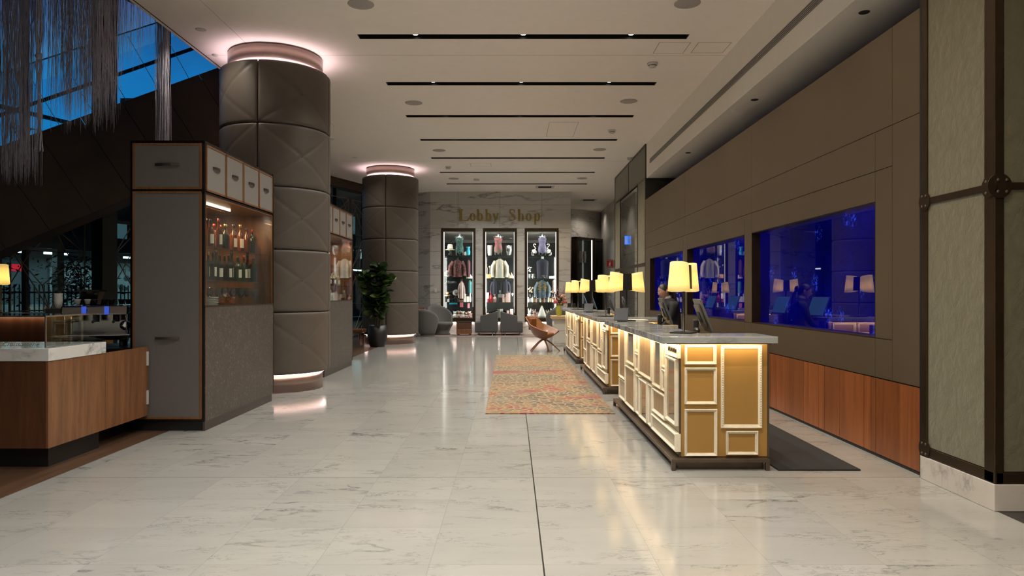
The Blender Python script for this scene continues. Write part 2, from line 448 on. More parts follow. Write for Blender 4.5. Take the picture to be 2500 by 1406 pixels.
# ------------------------------------------------------------ floor
f = MB()
f.add([(-3.74, -6, 0), (3.335, -6, 0), (3.335, 35, 0), (-3.74, 35, 0)], [(0, 1, 2, 3)])
f.add([(3.335, 4.9, 0), (6.5, 4.9, 0), (6.5, 35, 0), (3.335, 35, 0)], [(0, 1, 2, 3)])
struct(f.build('floor', 'floor_marble'), 'pale veined marble tile floor with a black joint down the middle', 'floor')
f = MB().add([(-14, -6, 0), (-3.74, -6, 0), (-3.74, 26.3, 0), (-14, 26.3, 0)], [(0, 1, 2, 3)])
struct(f.build('floor_left', 'timber_floor'), 'dark timber floor beside the marble under the bar cabinets', 'floor')
f = MB().add([(3.335, -6, 0), (6.5, -6, 0), (6.5, 4.9, 0), (3.335, 4.9, 0)], [(0, 1, 2, 3)])
struct(f.build('floor_right', 'dark_stone'), 'dark stone floor at the foot of the green fabric pillar', 'floor')

# ------------------------------------------------------------ ceiling
c = MB(); z0, z1 = ZC, ZC + 0.5
c.box(-4.91, -2.25, -6, 28, z0, z1).box(2.58, 6.5, -6, 35, z0, z1).box(-2.25, 2.58, SLOTS[-1] + .1, 35, z0, z1).box(-2.25, 2.58, -6, SLOTS[0] - .1, z0, z1)
for a, b in zip(SLOTS[:-1], SLOTS[1:]): c.box(-2.25, 2.58, a + .1, b - .1, z0, z1)
c.prism([(-4.91, 15.5), (-4.91, 28), (-4.58, 28), (-4.58, 26.3), (fx(15.5), 15.5)][::-1], z0, z1)
ca = MB().box(-15, -4.91, -6, 17, 12.05, 12.2).box(-15, -14.8, -6, 12, 0, 12.05)  # unseen slabs added to block sky light from above and the side
struct(ca.build('sky_light_block', 'charcoal'), 'unseen dark slabs added over and beside the bar to block sky light', 'ceiling')
struct(c.build('ceiling', 'plaster'), 'pale plaster ceiling crossed by black slots', 'ceiling')
t_ = MB().box(-4.86, -4.845, -6, 15.5, ZC - 0.004, ZC)  # dark strip stands in for the shaded gap at the ceiling edge
struct(t_.build('edge_shadow_strip', 'charcoal'), 'thin dark strip standing in for shadow along the open edge of the ceiling', 'trim')

b = MB().box(3.38, 6.5, -6, 17.85, 4.39, ZC)
struct(b.build('trim_2', 'bulkhead_paint'), 'long white bulkhead below the ceiling above the bronze wall', 'bulkhead')
g = thing('air_grille', 'long black slotted air grille along the white bulkhead', 'air grille', (3.38, 0, 4.74))
MB().box(-0.004, 0, -4, 17.4, -0.055, 0.055).build('backing', 'black', g)
for k in range(5):
    MB().box(-0.010, -0.002, -4, 17.4, -0.052 + k * .0235, -0.042 + k * .0235).build('slat', 'speaker_white', g)
for y in (14.6, 10.6, 7.3):
    tag(MB().lathe([(0.05, -0.006), (0.055, 0.0), (0.0, 0.0)], 14, (3.62 + 0.0, y, 4.388)).build('soffit_downlight', 'charcoal'),
        {14.6: 'small dark downlight in the white soffit, nearest the far pillar', 10.6: 'small dark downlight in the white soffit, middle of three', 7.3: 'small dark downlight in the white soffit, nearest the green pillar'}[y], 'downlight', 'downlights under the bulkhead')

# ------------------------------------------------------------ right wall
XW = 3.34
p = MB(); gp = 0.003
def pan(y0, y1, z0, z1): p.box(XW, XW + 0.02, y0 + gp, y1 - gp, z0 + gp, z1 - gp)
for a, b_ in ((5.8, 6.24), (6.24, 9.9), (9.9, 13.75), (13.75, 17.8)): pan(a, b_, 2.98, 3.84)
pan(5.8, 6.24, 0.73, 2.98)
for a, b_ in ((6.24, 6.53), (6.53, 9.9), (9.9, 13.75), (13.75, 17.8)): pan(a, b_, 2.62, 2.98)
pan(6.24, 6.53, 1.09, 2.62); pan(6.24, 6.53, 0.73, 1.09)
WIN = [(6.53, 9.9), (10.2, 13.55), (13.88, 17.2)]
for (a, b_) in WIN:
    pan(a, b_, 2.34, 2.62); pan(a, b_, 0.73, 1.09)
for a, b_ in ((9.9, 10.2), (13.55, 13.88), (17.2, 17.8)): pan(a, b_, 0.73, 1.09); pan(a, b_, 1.09, 2.62)
p.box(XW, XW + 0.25, 5.8, 17.85, 3.838, 3.84)
struct(p.build('wall_right', 'bronze_panel'), 'bronze brown panelled wall with three blue windows', 'wall')
k = MB()
k.box(XW + .02, XW + .25, 5.78, 17.85, 2.34, 3.838).box(XW + .02, XW + .25, 5.78, 17.85, 0.0, 1.09)
for a, b_ in ((5.78, 6.53), (9.9, 10.2), (13.55, 13.88), (17.2, 17.85)): k.box(XW + .02, XW + .25, a, b_, 1.09, 2.34)
k.box(XW, 6.5, 17.8, 17.85, 3.84, 4.39).box(4.9, 5.0, 5.0, 17.85, 0, 4.39)
struct(k.build('trim_3', 'charcoal'), 'dark backing behind the bronze panels', 'wall')
wp = MB(); ys = [5.8, 6.53, 6.75, 7.25, 7.6, 7.75, 8.15, 8.7, 9.0, 9.5, 9.9, 10.4, 10.75, 11.3, 11.8, 12.1, 12.7, 13.2, 13.75, 14.3, 14.9, 15.5, 16.1, 16.7, 17.3, 17.8]
for a, b_ in zip(ys[:-1], ys[1:]): wp.box(XW + 0.004, XW + 0.02, a + .0045, b_ - .0045, 0.035, 0.722)
struct(wp.build('trim_4', 'wainscot'), 'red brown wood panelling along the foot of the bronze wall', 'wainscot')
for i, (a, b_) in enumerate(WIN):
    o = thing('window_%d' % (i + 1), ['blue glowing window nearest the green pillar', 'middle blue glowing window of the bronze wall', 'farthest and smallest looking blue glowing window'][i], 'window', (XW, (a + b_) / 2, 1.09))
    tag(o, kind='structure')
    h = (b_ - a) / 2; r = MB()
    r.box(0.0, 0.135, -h, -h + .008, 0, 1.25).box(0.0, 0.135, h - .008, h, 0, 1.25).box(0.0, 0.135, -h, h, 0, .008).box(0.0, 0.135, -h, h, 1.242, 1.25)
    r.build('reveal', 'bronze_dark', o)
    MB().box(0.12, 0.14, -h + .008, h - .008, 0.008, 1.242).build('pane', 'blue_pane', o)

# ------------------------------------------------------------ strapped fabric pillars
def rivet(m, x, y, z, ax):
    if ax == 'x': m.ball((x, y, z), (0.006, 0.011, 0.011), 8, 5)
    else: m.ball((x, y, z), (0.011, 0.006, 0.011), 8, 5)
o = thing('wall_pillar', 'green textured fabric pillar with dark bronze straps beside the bronze wall', 'pillar', (3.335, 4.9, 0))
tag(o, kind='structure')
MB().box(0.02, 3, 0.02, 0.86, 0, ZC).build('core', 'charcoal', o)
for (z0, z1) in ((0.27, 2.215), (2.265, ZC)):
    MB().box(0.0, 0.03, 0.09, 0.80, z0, z1).build('fabric_panel', 'green_fabric', o)
    MB().box(0.06, 3, 0.0, 0.03, z0, z1).build('fabric_panel', 'green_fabric', o)
st = MB()
st.box(-0.012, 0.05, -0.012, 0.10, 0.19, ZC).box(-0.012, 0.03, 0.79, 0.86, 0.19, ZC)
st.box(-0.012, 0.03, 0, 0.86, 0.19, 0.265).box(0, 3, -0.012, 0.03, 0.19, 0.265)
st.box(-0.012, 0.03, 0, 0.86, 2.215, 2.265).box(0, 3, -0.012, 0.03, 2.215, 2.265)
st.build('strap', 'bronze_dark', o, bevel=0.004)
pl = MB(); rv = MB()
for (yy, zz) in ((0.045, 2.24), (0.82, 2.24), (0.82, 0.25)):
    pl.lathe([(0.0, -0.004), (0.075, -0.004), (0.075, 0.004), (0, 0.004)], 20, mtx=Matrix.Translation((-0.014, yy, zz)) @ Matrix.Rotation(PI / 2, 4, 'Y'), smooth=False)
    for s1 in (-.025, .025):
        for s2 in (-.04, .04): rivet(rv, -0.02, yy + s1, zz + s2, 'x')
pl.lathe([(0.0, -0.004), (0.085, -0.004), (0.085, 0.004), (0, 0.004)], 20, mtx=Matrix.Translation((0.02, -0.014, 2.24)) @ Matrix.Rotation(PI / 2, 4, 'X'), smooth=False)
for s1 in (-.015, .045):
    for s2 in (-.04, .04): rivet(rv, 0.02 + s1, -0.02, 2.24 + s2, 'y')
pl.build('strap_plate', 'bronze_dark', o); rv.build('rivets', 'bronze_panel', o)
MB().box(-0.02, 3, -0.02, 0.87, 0, 0.185).build('marble_base', 'base_marble', o, bevel=0.004)
MB().box(-0.006, 0.03, 0.86, 0.9, 0.0, ZC).build('shadow_gap_strip', 'black', o)  # solid black strip paints the shade of the groove beside the wall

o = thing('wall_pillar', 'tall green framed mirror pillar at the far end of the bronze wall', 'pillar', (3.36, 17.86, 0))
tag(o, kind='structure')
MB().box(0.03, 0.6, 0, 5.3, 0, ZC).build('core', 'charcoal', o)
fp = MB()
fp.box(0, .04, 0.05, 1.1, 0.27, 4.4).box(0, .04, 4.2, 5.25, 0.27, 4.4).box(0, .04, 0.05, 2.6, 4.44, ZC).box(0, .04, 2.66, 5.25, 4.44, ZC)
fp.build('fabric_panel', 'green_fabric', o)
MB().box(0.0, 0.03, 1.15, 4.15, 2.28, 4.35).build('mirror', 'mirror', o)
MB().box(0.0, 0.03, 1.15, 4.15, 0.2, 2.2).build('mirror', 'mirror', o)
st = MB(); st.box(-.012, .04, 0, .06, .19, ZC).box(-.012, .04, 1.1, 1.15, .19, 4.44).box(-.012, .04, 4.15, 4.2, .19, 4.44).box(-.012, .04, 5.24, 5.3, .19, ZC)
st.box(-.012, .04, 0, 5.3, 2.2, 2.28).box(-.012, .04, 0, 5.3, 4.39, 4.44).box(-.012, .04, 2.6, 2.66, 4.44, ZC).box(-.012, .04, 0, 5.3, .19, .26).box(-.012, .04, 0, 5.3, ZC - .05, ZC)
st.build('strap', 'bronze_dark', o, bevel=0.004)
MB().box(0.0, 0.6, -0.005, 0.0, 0.19, ZC).build('fabric_side', 'green_fabric', o)
MB().box(-.01, .6, -.01, 5.3, 0, .185).build('marble_base', 'base_marble', o)

# ------------------------------------------------------------ back wall with the shop windows' openings
YB = 26.3
CASES = [(-2.624, -1.350), (-1.077, 0.182), (0.470, 1.729)]; CZ0, CZ1 = 0.453, 3.912
w_ = MB()
xs = [-3.03] + [v for ab in CASES for v in ab] + [2.17]
for i in range(0, 8, 2): w_.box(xs[i], xs[i + 1], YB, YB + .25, 0, ZC)
for a, b_ in CASES: w_.box(a, b_, YB, YB + .25, 0, CZ0).box(a, b_, YB, YB + .25, CZ1, ZC)
w_.prism([(-4.7, 27.2), (-3.03, 26.3), (-3.03, 26.55), (-4.7, 27.4)], 0, ZC)
w_.box(2.0, 2.17, YB + .25, 31.6, 0, ZC)
w_.box(-4.7, 2.17, 31.0, 31.1, 0, ZC).box(-4.7, -4.6, 27.2, 31.0, 0, ZC)
struct(w_.build('wall_back', 'wall_marble'), 'grey veined marble wall carrying the gold shop name', 'wall')
w_ = MB().box(-4.6, 2.0, 26.9, 31.0, 3.82, 3.86)
struct(w_.build('ceiling_shop', 'plaster'), 'lower pale ceiling inside the lobby shop, seen through the display cases', 'ceiling')
mat('shop_wall', (0.10, 0.095, 0.095), 0.6)
w_ = MB().box(-4.59, 2.0, 30.95, 30.99, 0, 3.7).box(-4.59, -4.55, 27.5, 30.95, 0, 3.7).box(1.95, 2.0, 27, 30.95, 0, 3.7)
struct(w_.build('wall_shop', 'shop_wall'), 'dim inner wall of the lobby shop behind the display cases', 'wall')
w_ = MB().prism([(2.0, 31.2), (2.17, 31.1), (4.3, 33.2), (4.3, 33.4), (2.0, 31.4)], 0, ZC)
struct(w_.build('wall_corridor', 'wall_marble'), 'marble wall at the end of the passage right of the shop', 'wall')
w_ = MB().box(4.1, 4.3, 23.1, 33.4, 0, ZC)
struct(w_.build('wall_corridor_right', 'side_marble'), 'marble side wall of the passage right of the shop', 'wall')
w_ = MB().box(-14, 6.5, -6.2, -6, 0, 9)
struct(w_.build('wall_front', 'plaster'), 'plain wall behind the viewer', 'wall')  # unseen wall added to keep light bouncing in the room

# ------------------------------------------------------------ padded columns
def ease(u):
    a = .10
    if u < a: return .03 * (u / a) ** 1.3
    if u > 1 - a: return 1 - .03 * ((1 - u) / a) ** 1.3
    return .03 + .94 * (u - a) / (1 - 2 * a)
def pad_mesh():
    R, H, A = 0.84, 0.937, PI / 2
    W = R * A
    def fn(u, v):
        U, V = u * W, v * H
        de = min(U, W - U, V, H - V)
        dd = min(abs(U * H - V * W), abs(U * H - (H - V) * W)) / math.hypot(W, H)
        r = R - 0.030 + 0.030 * (1 - math.exp(-(de / 0.012) ** 1.0)) - 0.011 * math.exp(-(dd / 0.016)) 
        th = -PI / 2 + (0.004 + u * (A - 0.008))
        z = 0.003 + V * (H - 0.006) / H
        return (r * math.cos(th), r * math.sin(th), z)
    m = MB().grid(lambda u, v: fn(.5 - .5 * math.cos(PI * u) if False else ease(u), ease(v)), 60, 48)
    return m
def button_mesh():
    th = -PI / 4; r = 0.826
    return MB().ball((r * math.cos(th), r * math.sin(th), 0.937 / 2), 0.011, 8, 5)
def column(x, y, label):
    o = thing('padded_column', label, 'column', (x, y, 0), 0, 'padded round columns'); tag(o, kind='thing')
    MB().lathe([(0.79, 0.29), (0.79, 4.95)], 48).build('core', 'charcoal', o)
    pm = None
    for r in range(5):
        for q in range(4):
            if pm is None:
                pm = pad_mesh().build('padded_panel', 'taupe_leather', o); po = pm
                bt = button_mesh().build('button', 'charcoal', pm)
            else:
                po = pm.copy(); C.objects.link(po); b2 = bt.copy(); C.objects.link(b2); b2.parent = po
            po.location = (0, 0, 0.28 + r * 0.938); po.rotation_euler = (0, 0, q * PI / 2)
    MB().lathe([(0.715, 0.02), (0.72, 0.0), (0.72, 0.285)], 56).build('base_ring', 'bronze_ring', o)
    MB().lathe([(0.72, 4.96), (0.72, 5.235)], 56).build('top_ring', 'bronze_ring', o)
    MB().lathe([(0.735, 0.272), (0.775, 0.272)], 56, smooth=False).build('floor_light_strip', 'led_pink', o)
    MB().lathe([(0.735, 4.972), (0.785, 4.972)], 56, smooth=False).build('ledge_light_strip', 'led_pink_top', o)
    MB().lathe([(0.62, 5.18), (0.62, ZC - .001)], 40).build('neck', 'plaster', o)
    return o
column(-3.76, 11.32, 'large padded taupe column behind the near bar cabinet, glowing rings at head and foot')
column(-3.68, 21.5, 'smaller looking padded taupe column behind the potted fig plant')
mat('cream_frame', (0.80, 0.73, 0.58), 0.45, var=0.07, vscale=18)
mat('cream_panel', (0.55, 0.47, 0.33), 0.5, var=0.05)
mat('gold_panel', (0.42, 0.235, 0.060), 0.45, 0.2, var=0.04, vscale=2)
# ------------------------------------------------------------ bar cabinets
mat('drawer_linen', (0.22, 0.20, 0.18), 0.75, var=0.04, vscale=120, bump=0.1, bscale=400)
mat('door_grey', (0.135, 0.125, 0.118), 0.62, var=0.03, vscale=90, bump=0.08, bscale=400)
mat('pewter', (0.10, 0.088, 0.078), 0.38, 0.7)
mat('dark_bottle', (0.006, 0.012, 0.008), 0.08, 0, 0.7)
mat('amber_bottle', (0.085, 0.022, 0.006), 0.10, 0, 0.7, coat=0.5)
mat('green_bottle', (0.008, 0.025, 0.011), 0.10, 0, 0.7, coat=0.5)
mat('clear_bottle', (0.30, 0.24, 0.17), 0.08, 0, 0.7, coat=0.5)
mat('cream_label', (0.60, 0.53, 0.40), 0.7)
mat('red_cap', (0.35, 0.03, 0.02), 0.4)
mat('china', (0.68, 0.66, 0.62), 0.3)
glass('crystal', (0.92, 0.93, 0.93), 0.06, 0.02, 1.6)
emis('led_warm', (1.0, 0.72, 0.45), 24.0)
def stone_speck():
    m = bpy.data.materials.new('speckled_stone'); m.use_nodes = True
    t = NT(m.node_tree); p = t.n['Principled BSDF']
    tc = t.add('ShaderNodeTexCoord').outputs['Object']
    mp = t.add('ShaderNodeMapping', Vector=tc, Rotation=(0.5, 0, 0), Scale=(1, 1.6, 0.8)).outputs[0]
    n = t.noise(mp, 46, 3, 0.6, 1.0); n2 = t.noise(mp, 6, 3)
    f = t.math('MULTIPLY', t.ramp(n, [(0.56, 0.0), (0.66, 1.0)]), t.ramp(n2, [(0.35, 0.3), (0.6, 1.0)]))
    t.put(p.inputs['Base Color'], t.mix(f, (0.058, 0.048, 0.040), (0.24, 0.215, 0.18)))
    p.inputs['Roughness'].default_value = 0.42
    M['speckled_stone'] = m
stone_speck()

def pull(m, w, axis, p, out):
    "strap handle: two feet and a bowed band, along axis at p, standing out"
    h = 0.028
    n = 10
    for i in range(n):
        a0, a1 = -w / 2 + w * i / n, -w / 2 + w * (i + 1) / n
        d0 = 0.008 + 0.022 * math.sin(PI * i / n); d1 = 0.008 + 0.022 * math.sin(PI * (i + 1) / n)
        if axis == 'x':
            v = [(p[0] + a0, p[1] - d0, p[2] - h / 2), (p[0] + a1, p[1] - d1, p[2] - h / 2), (p[0] + a1, p[1] - d1, p[2] + h / 2), (p[0] + a0, p[1] - d0, p[2] + h / 2)]
            v += [(x, y + .008, z) for x, y, z in v]
        else:
            v = [(p[0] + d0, p[1] + a0, p[2] - h / 2), (p[0] + d1, p[1] + a1, p[2] - h / 2), (p[0] + d1, p[1] + a1, p[2] + h / 2), (p[0] + d0, p[1] + a0, p[2] + h / 2)]
            v += [(x - .008, y, z) for x, y, z in v]
        m.add(v, [(0, 1, 2, 3), (7, 6, 5, 4), (0, 4, 5, 1), (3, 2, 6, 7), (0, 3, 7, 4), (1, 5, 6, 2)])
    return m

def bar_cabinet(y, label):
    o = thing('bar_cabinet', label, 'cabinet', (-4.16, y, 0), 0, 'tall bar cabinets')
    W, D, H = 0.81, 2.22, 3.165
    b = MB()
    b.box(0, W, 0.0, 0.03, .1, H).box(0, W, D - .03, D, .1, H).box(0, .03, 0, D, .1, H)          # ends and back
    b.box(0, W, 0, D, H - .03, H).box(0, W, 0, D, 2.585, 2.61).box(0, W, 0, D, 1.33, 1.352).box(.03, W - .03, .03, D - .03, .1, .13)
    b.build('carcass', 'black_metal', o)
    MB().box(0.02, W - .02, 0.02, D - .02, 0, .1).build('plinth', 'black', o)
    # end facing the viewer
    def framed(name, x0, x1, z0, z1, mt):
        f = MB(); e = .022
        f.box(x0, x1, -.012, 0, z0, z0 + e).box(x0, x1, -.012, 0, z1 - e, z1).box(x0, x0 + e, -.012, 0, z0, z1).box(x1 - e, x1, -.012, 0, z0, z1)
        d = MB().box(x0 + e, x1 - e, -.006, 0, z0 + e, z1 - e).build(name, mt, o)
        f.build('edge', 'edge_wood', d); return d
    d = framed('drawer', .03, W - .03, 2.635, H - .03, 'door_grey'); pull(MB(), .26, 'x', (W / 2, -.006, 2.90), 1).build('handle', 'pewter', d)
    d = framed('door', .03, W - .03, .13, 2.61, 'door_grey'); pull(MB(), .26, 'x', (W / 2, -.006, 1.01), 1).build('handle', 'pewter', d)
    # long side: four drawers over the glazed bay over stone
    dw = (D - .06) / 4
    for k in range(4):
        y0 = .03 + k * dw; y1 = y0 + dw - .012; e = .02
        d = MB().box(W, W + .006, y0 + e, y1 - e, 2.62 + e, H - .035 - e).build('drawer', 'drawer_linen', o)
        f = MB(); f.box(W, W + .012, y0, y1, 2.62, 2.62 + e).box(W, W + .012, y0, y1, H - .035 - e, H - .035).box(W, W + .012, y0, y0 + e, 2.62, H - .035).box(W, W + .012, y1 - e, y1, 2.62, H - .035)
        f.build('edge', 'edge_wood', d)
        pull(MB(), .19, 'y', (W + .006, (y0 + y1) / 2, 2.90), 1).build('handle', 'pewter', d)
    MB().box(W - .02, W + .004, 0.01, D, .10, 1.35).build('stone_panel', 'speckled_stone', o)
    MB().box(W - .02, W + .002, 0.0, D - .06, .0, .10).build('kick_plate', 'pewter', o)
    MB().box(W, W + .008, 0, D, 1.35, 1.365).box(W, W + .008, D - .012, D + .006, .1, H).build('edge_trim', 'bronze_dark', o)
    pn = MB().box(.03, .045, .03, D - .03, 1.35, 2.585).box(.03, W, D - .045, D - .03, 1.35, 2.585).box(.03, W, .03, .04, 1.35, 2.585).box(.03, W, .03, D - .03, 2.575, 2.585)
    pn.build('bay_lining', 'walnut', o)
    for z in (1.65, 2.03):
        MB().box(.05, W - .03, .05, D - .12, z - .012, z).build('glass_shelf', 'shelf_glass', o)
    MB().box(W - .012, W - .004, .03, D - .03, 1.36, 2.58).build('window_pane', 'glass', o)
    MB().box(.505, .518, .62, 1.45, 2.560, 2.574).build('light_strip', 'led_warm', o)
    area('bay_light', (.46, 1.0, 2.55), .03, .9, 26, (1.0, 0.52, 0.22), (0, 0, 0), o)
    return o
emis('shelf_led', (1, 0.6, 0.3), 3.0)
glass('shelf_glass', (0.80, 0.88, 0.85), 0.05)
cab1 = bar_cabinet(7.74, 'tall grey bar cabinet nearest the viewer, with bottles behind its lit window')
cab2 = dup(cab1, 'tall grey bar cabinet standing behind the first padded column', (-4.16, 12.68, 0))

def bottle(name, x, y, z, h, r, mt, cap, lab, label, group, short=False):
    o = thing(name, label, 'bottle', (x, y, z), rnd.uniform(-.3, .3), group)
    nk = .34
    MB().lathe([(r * .96, 0), (r, .006), (r, h * .58), (r * .8, h * .66), (nk * r, h * .74), (nk * r, h * .9), (nk * r * 1.15, h * .91), (nk * r * 1.15, h * .93)], 14).build('bottle_body', mt, o)
    MB().lathe([(nk * r * 1.2, h * .88), (nk * r * 1.2, h), (0, h)], 10).build('cap', cap, o)
    if lab: MB().lathe([(r * 1.012, h * .15), (r * 1.012, h * .48)], 10, a0=-1.0, a1=1.0).build('bottle_label', lab, o)
    return o
kinds = [('amber_bottle', 'amber'), ('dark_bottle', 'black'), ('green_bottle', 'green'), ('clear_bottle', 'clear')]
x0 = -4.16
for row, (z, n, nm, wt) in enumerate(((2.03, 15, 'top', [0, 0, 0, 0, 0, 1, 0, 0, 0, 0, 3, 0, 0, 1, 1]), (1.65, 13, 'middle', [1, 1, 2, 1, 2, 1, 1, 2, 1, 2, 1, 1, 1]))):
    for i in range(n):
        k = wt[i]
        yy = 8.16 + i * (1.62 / n) + rnd.uniform(-.015, .015)
        xx = x0 + (.67 if i % 2 else .55) + rnd.uniform(-.02, .02)
        bottle('liquor_bottle', xx, yy, z, rnd.uniform(.30, .375), rnd.uniform(.036, .048), kinds[k][0], ['black_plastic', 'red_cap', 'black_plastic', 'brass'][rnd.randrange(4)], 'cream_label' if rnd.random() < .65 else None,
               '%s bottle, %s from the left on the %s shelf of the near bar cabinet' % (kinds[k][1], ORD[i], nm), 'bottles on the %s shelf of the bar cabinet' % nm)
def wineglass(x, y, z, label, group, s=1.0, parent=None):
    o = MB().lathe([(.034 * s, 0), (.034 * s, .003 * s), (.004 * s, .006 * s), (.004 * s, .085 * s), (.02 * s, .1 * s), (.04 * s, .135 * s), (.042 * s, .165 * s), (.034 * s, .215 * s), (.033 * s, .215 * s), (.040 * s, .165 * s), (.038 * s, .135 * s), (.018 * s, .105 * s), (0, .1 * s)], 16, (0, 0, 0)).build('wine_glass', 'crystal', loc=(x, y, z))
    return tag(o, label, 'glass', group)
for i in range(10):
    wineglass(x0 + (.66 if i % 2 else .54), 8.50 + i * .125, 1.353, 'clear wine glass, %s from the left on the bottom shelf of the near bar cabinet' % ORD[i], 'wine glasses in the bar cabinet', 1.0)
for i in range(5):
    tag(MB().lathe([(.03, 0), (.075, .012), (.08, .016), (.06, .012), (0, .008)], 20).build('saucer', 'china', loc=(x0 + .66, 8.27, 1.353 + i * .022)), '%s white saucer from the bottom of the stack in the near bar cabinet' % ORD[i], 'saucer', 'stack of saucers')
bc = (0.30, 0.08, 0.05)
mat('box_red', bc, 0.5)
tag(MB().box(-.1, .1, -.13, .13, 0, .24).build('gift_box', 'box_red', loc=(x0 + .3, 8.75, 1.353), bevel=.003), 'dull red box behind the saucers in the near bar cabinet', 'box')
# things behind the window of the far cabinet
def vase_like(name, loc, prof, mt, label, cat, group=None, n=18):
    return tag(MB().lathe(prof, n).build(name, mt, loc=loc), label, cat, group)
y2 = 12.68
wineglass(-3.6, y2 + .95, 2.03, 'large clear goblet on the top shelf of the far bar cabinet', 'goblets in the far bar cabinet', 1.5)
wineglass(-3.6, y2 + 1.25, 2.03, 'second clear goblet on the top shelf of the far bar cabinet, nearer the fig plant', 'goblets in the far bar cabinet', 1.4)
for i in range(6):
    bottle('liquor_bottle', -3.62 + (.1 if i % 2 else 0), y2 + .85 + i * .17, 1.65, .24, .04, ['amber_bottle', 'dark_bottle', 'clear_bottle'][i % 3], 'black_plastic', 'cream_label',
           '%s bottle, %s from the left on the middle shelf of the far bar cabinet' % (['amber', 'black', 'clear'][i % 3], ORD[i]), 'bottles in the far bar cabinet')
for i, (dy, h, mt, cn) in enumerate(((.95, .2, 'china', 'white'), (1.2, .22, 'china', 'tall white'), (1.45, .16, 'cream_label', 'cream'), (1.7, .18, 'brass', 'gold'))):
    tag(MB().box(-.05, .05, -.08, .08, 0, h).build('gift_box', mt, loc=(-3.6, y2 + dy, 1.353), bevel=.003), '%s box on the bottom shelf of the far bar cabinet' % cn, 'box', 'boxes in the far bar cabinet')

# ------------------------------------------------------------ pastry counter and gate
o = thing('pastry_counter', 'walnut pastry counter with a white marble top at the left', 'counter', (-3.95, 6.05, 0))
MB().box(-2.6, -.021, 0, .02, .178, .92).box(-2.6, -.021, .83, .85, .178, .92).box(-2.6, -.02, .02, .83, .178, .2).build('front_panel', 'walnut_dark', o)
MB().box(-.02, 0, -.001, .85, .178, .92).build('side_panel', 'walnut', o)
MB().box(-2.6, -.065, .10, .85, 0, .178).build('plinth', 'black', o)
MB().box(-2.6, .008, -.008, .85, .921, 1.03).build('marble_top', 'counter_marble', o, bevel=.004)
gl = MB().box(-2.6, -.06, .06, .066, 1.032, 1.30).box(-.066, -.06, .06, .80, 1.032, 1.30)
gl.build('glass_screen', 'glass', o)
MB().box(-2.6, -.06, .06, .80, 1.300, 1.306).build('glass_lid', 'glass', o)
MB().box(-2.6, -.06, .055, .062, 1.296, 1.308).box(-.067, -.059, .055, .805, 1.296, 1.308).box(-.068, -.058, .055, .066, 1.03, 1.3).build('screen_edge', 'steel', o)
# etched word on the glass upstand
sg = MB().box(-.62, -.10, .022, .027, 1.032, 1.095).build('glass_sign', 'glass', o)
o = thing('counter_gate', 'walnut gate flap on white hinges between the pastry counter and the bar cabinet', 'gate', (-3.95, 6.90, 0))
MB().box(-.03, 0, .002, .81, .178, .921).build('gate_leaf', 'walnut', o)
for z in (.30, .72):
    MB().box(-.01, .012, .775, .80, z, z + .15).build('hinge', 'white_plastic', o)

# espresso machine etc. behind the pastry counter
mat('blue_screen', (0.02, 0.05, 0.2), 0.2, emit=(0.04, 0.11, 0.8), estr=0.6)
mat('dark_chrome', (0.20, 0.19, 0.19), 0.14, 1.0)
mat('etched', (0.19, 0.18, 0.17), 0.6)
o = thing('back_bar', 'low dark service counter under the coffee machine', 'counter', (-5.6, 7.75, 0))
MB().box(-1.6, 1.35, 0, .75, 0, .86).build('carcass', 'charcoal', o)
MB().box(-1.65, 1.38, -.03, .78, .86, .90).build('worktop', 'black_metal', o)
MB().box(.35, .75, -.025, -.001, .55, .80).build('control_panel', 'black_plastic', o)
o = thing('coffee_machine', 'chrome coffee machine with blue screens behind the pastry counter', 'coffee machine', (-4.72, 8.12, .90), 0.35)
MB().cbox((0, 0, .10), (.62, .42, .05)).cbox((0, .14, .25), (.58, .14, .3)).build('chassis', 'dark_chrome', o, bevel=.01)
m = MB(); m.loft([[(x, -.26, .36), (x, .22, .40), (x, .22, .47), (x, -.22, .46)] for x in (-.33, .33)], smooth=False); m.build('top_hood', 'dark_chrome', o, bevel=.015)
MB().grid(lambda u, v: (-.4 + .8 * u, -.30 - .08 * v, .12 + .03 * math.sin(u * PI * 2) * (1 - v) + .02 * v), 16, 4).build('drip_tray', 'chrome', o, solid=.012)
for x in (-.2, 0, .2):
    MB().cyl((x, -.16, .28), (x, -.16, .36), .035).cyl((x, -.19, .31), (x, -.34, .285), .012, .016).build('group_head', 'black_plastic', o)
for x in (-.1, .12):
    MB().cbox((x, -.268, .41), (.045, .01, .09)).build('screen', 'blue_screen', o)
for s in (-.25, .25):
    for yy in (.1, -.15): MB().cyl((s, yy, 0), (s, yy, .1), .025).build('foot', 'black_plastic', o)
MB().lathe([(.04, 0), (.055, .01), (.055, .02), (.02, .03)], 16, mtx=Matrix.Translation((.3, -.22, .24)) @ Matrix.Rotation(PI / 2, 4, 'X')).build('pressure_dial', 'chrome', o)
def steam(x): return MB().tube([(x, -.2, .36), (x + .02, -.28, .3), (x + .02, -.3, .16)], .006, 6)
for s in (-.3, .3): steam(s).build('steam_wand', 'chrome', o)
for i in range(7):
    tag(MB().lathe([(.022, 0), (.034, .05), (.036, .06), (.033, .06), (.02, .004), (0, .004)], 14).build('coffee_cup', ['china', 'black_plastic', 'charcoal'][0 if i < 2 else 1], loc=(-4.98 + i * .082, 8.14 + .03 * (i % 2) + i * .028, 1.372 + .0)),
        '%s cup from the left on top of the coffee machine' % ORD[i], 'cup', 'cups on the coffee machine')
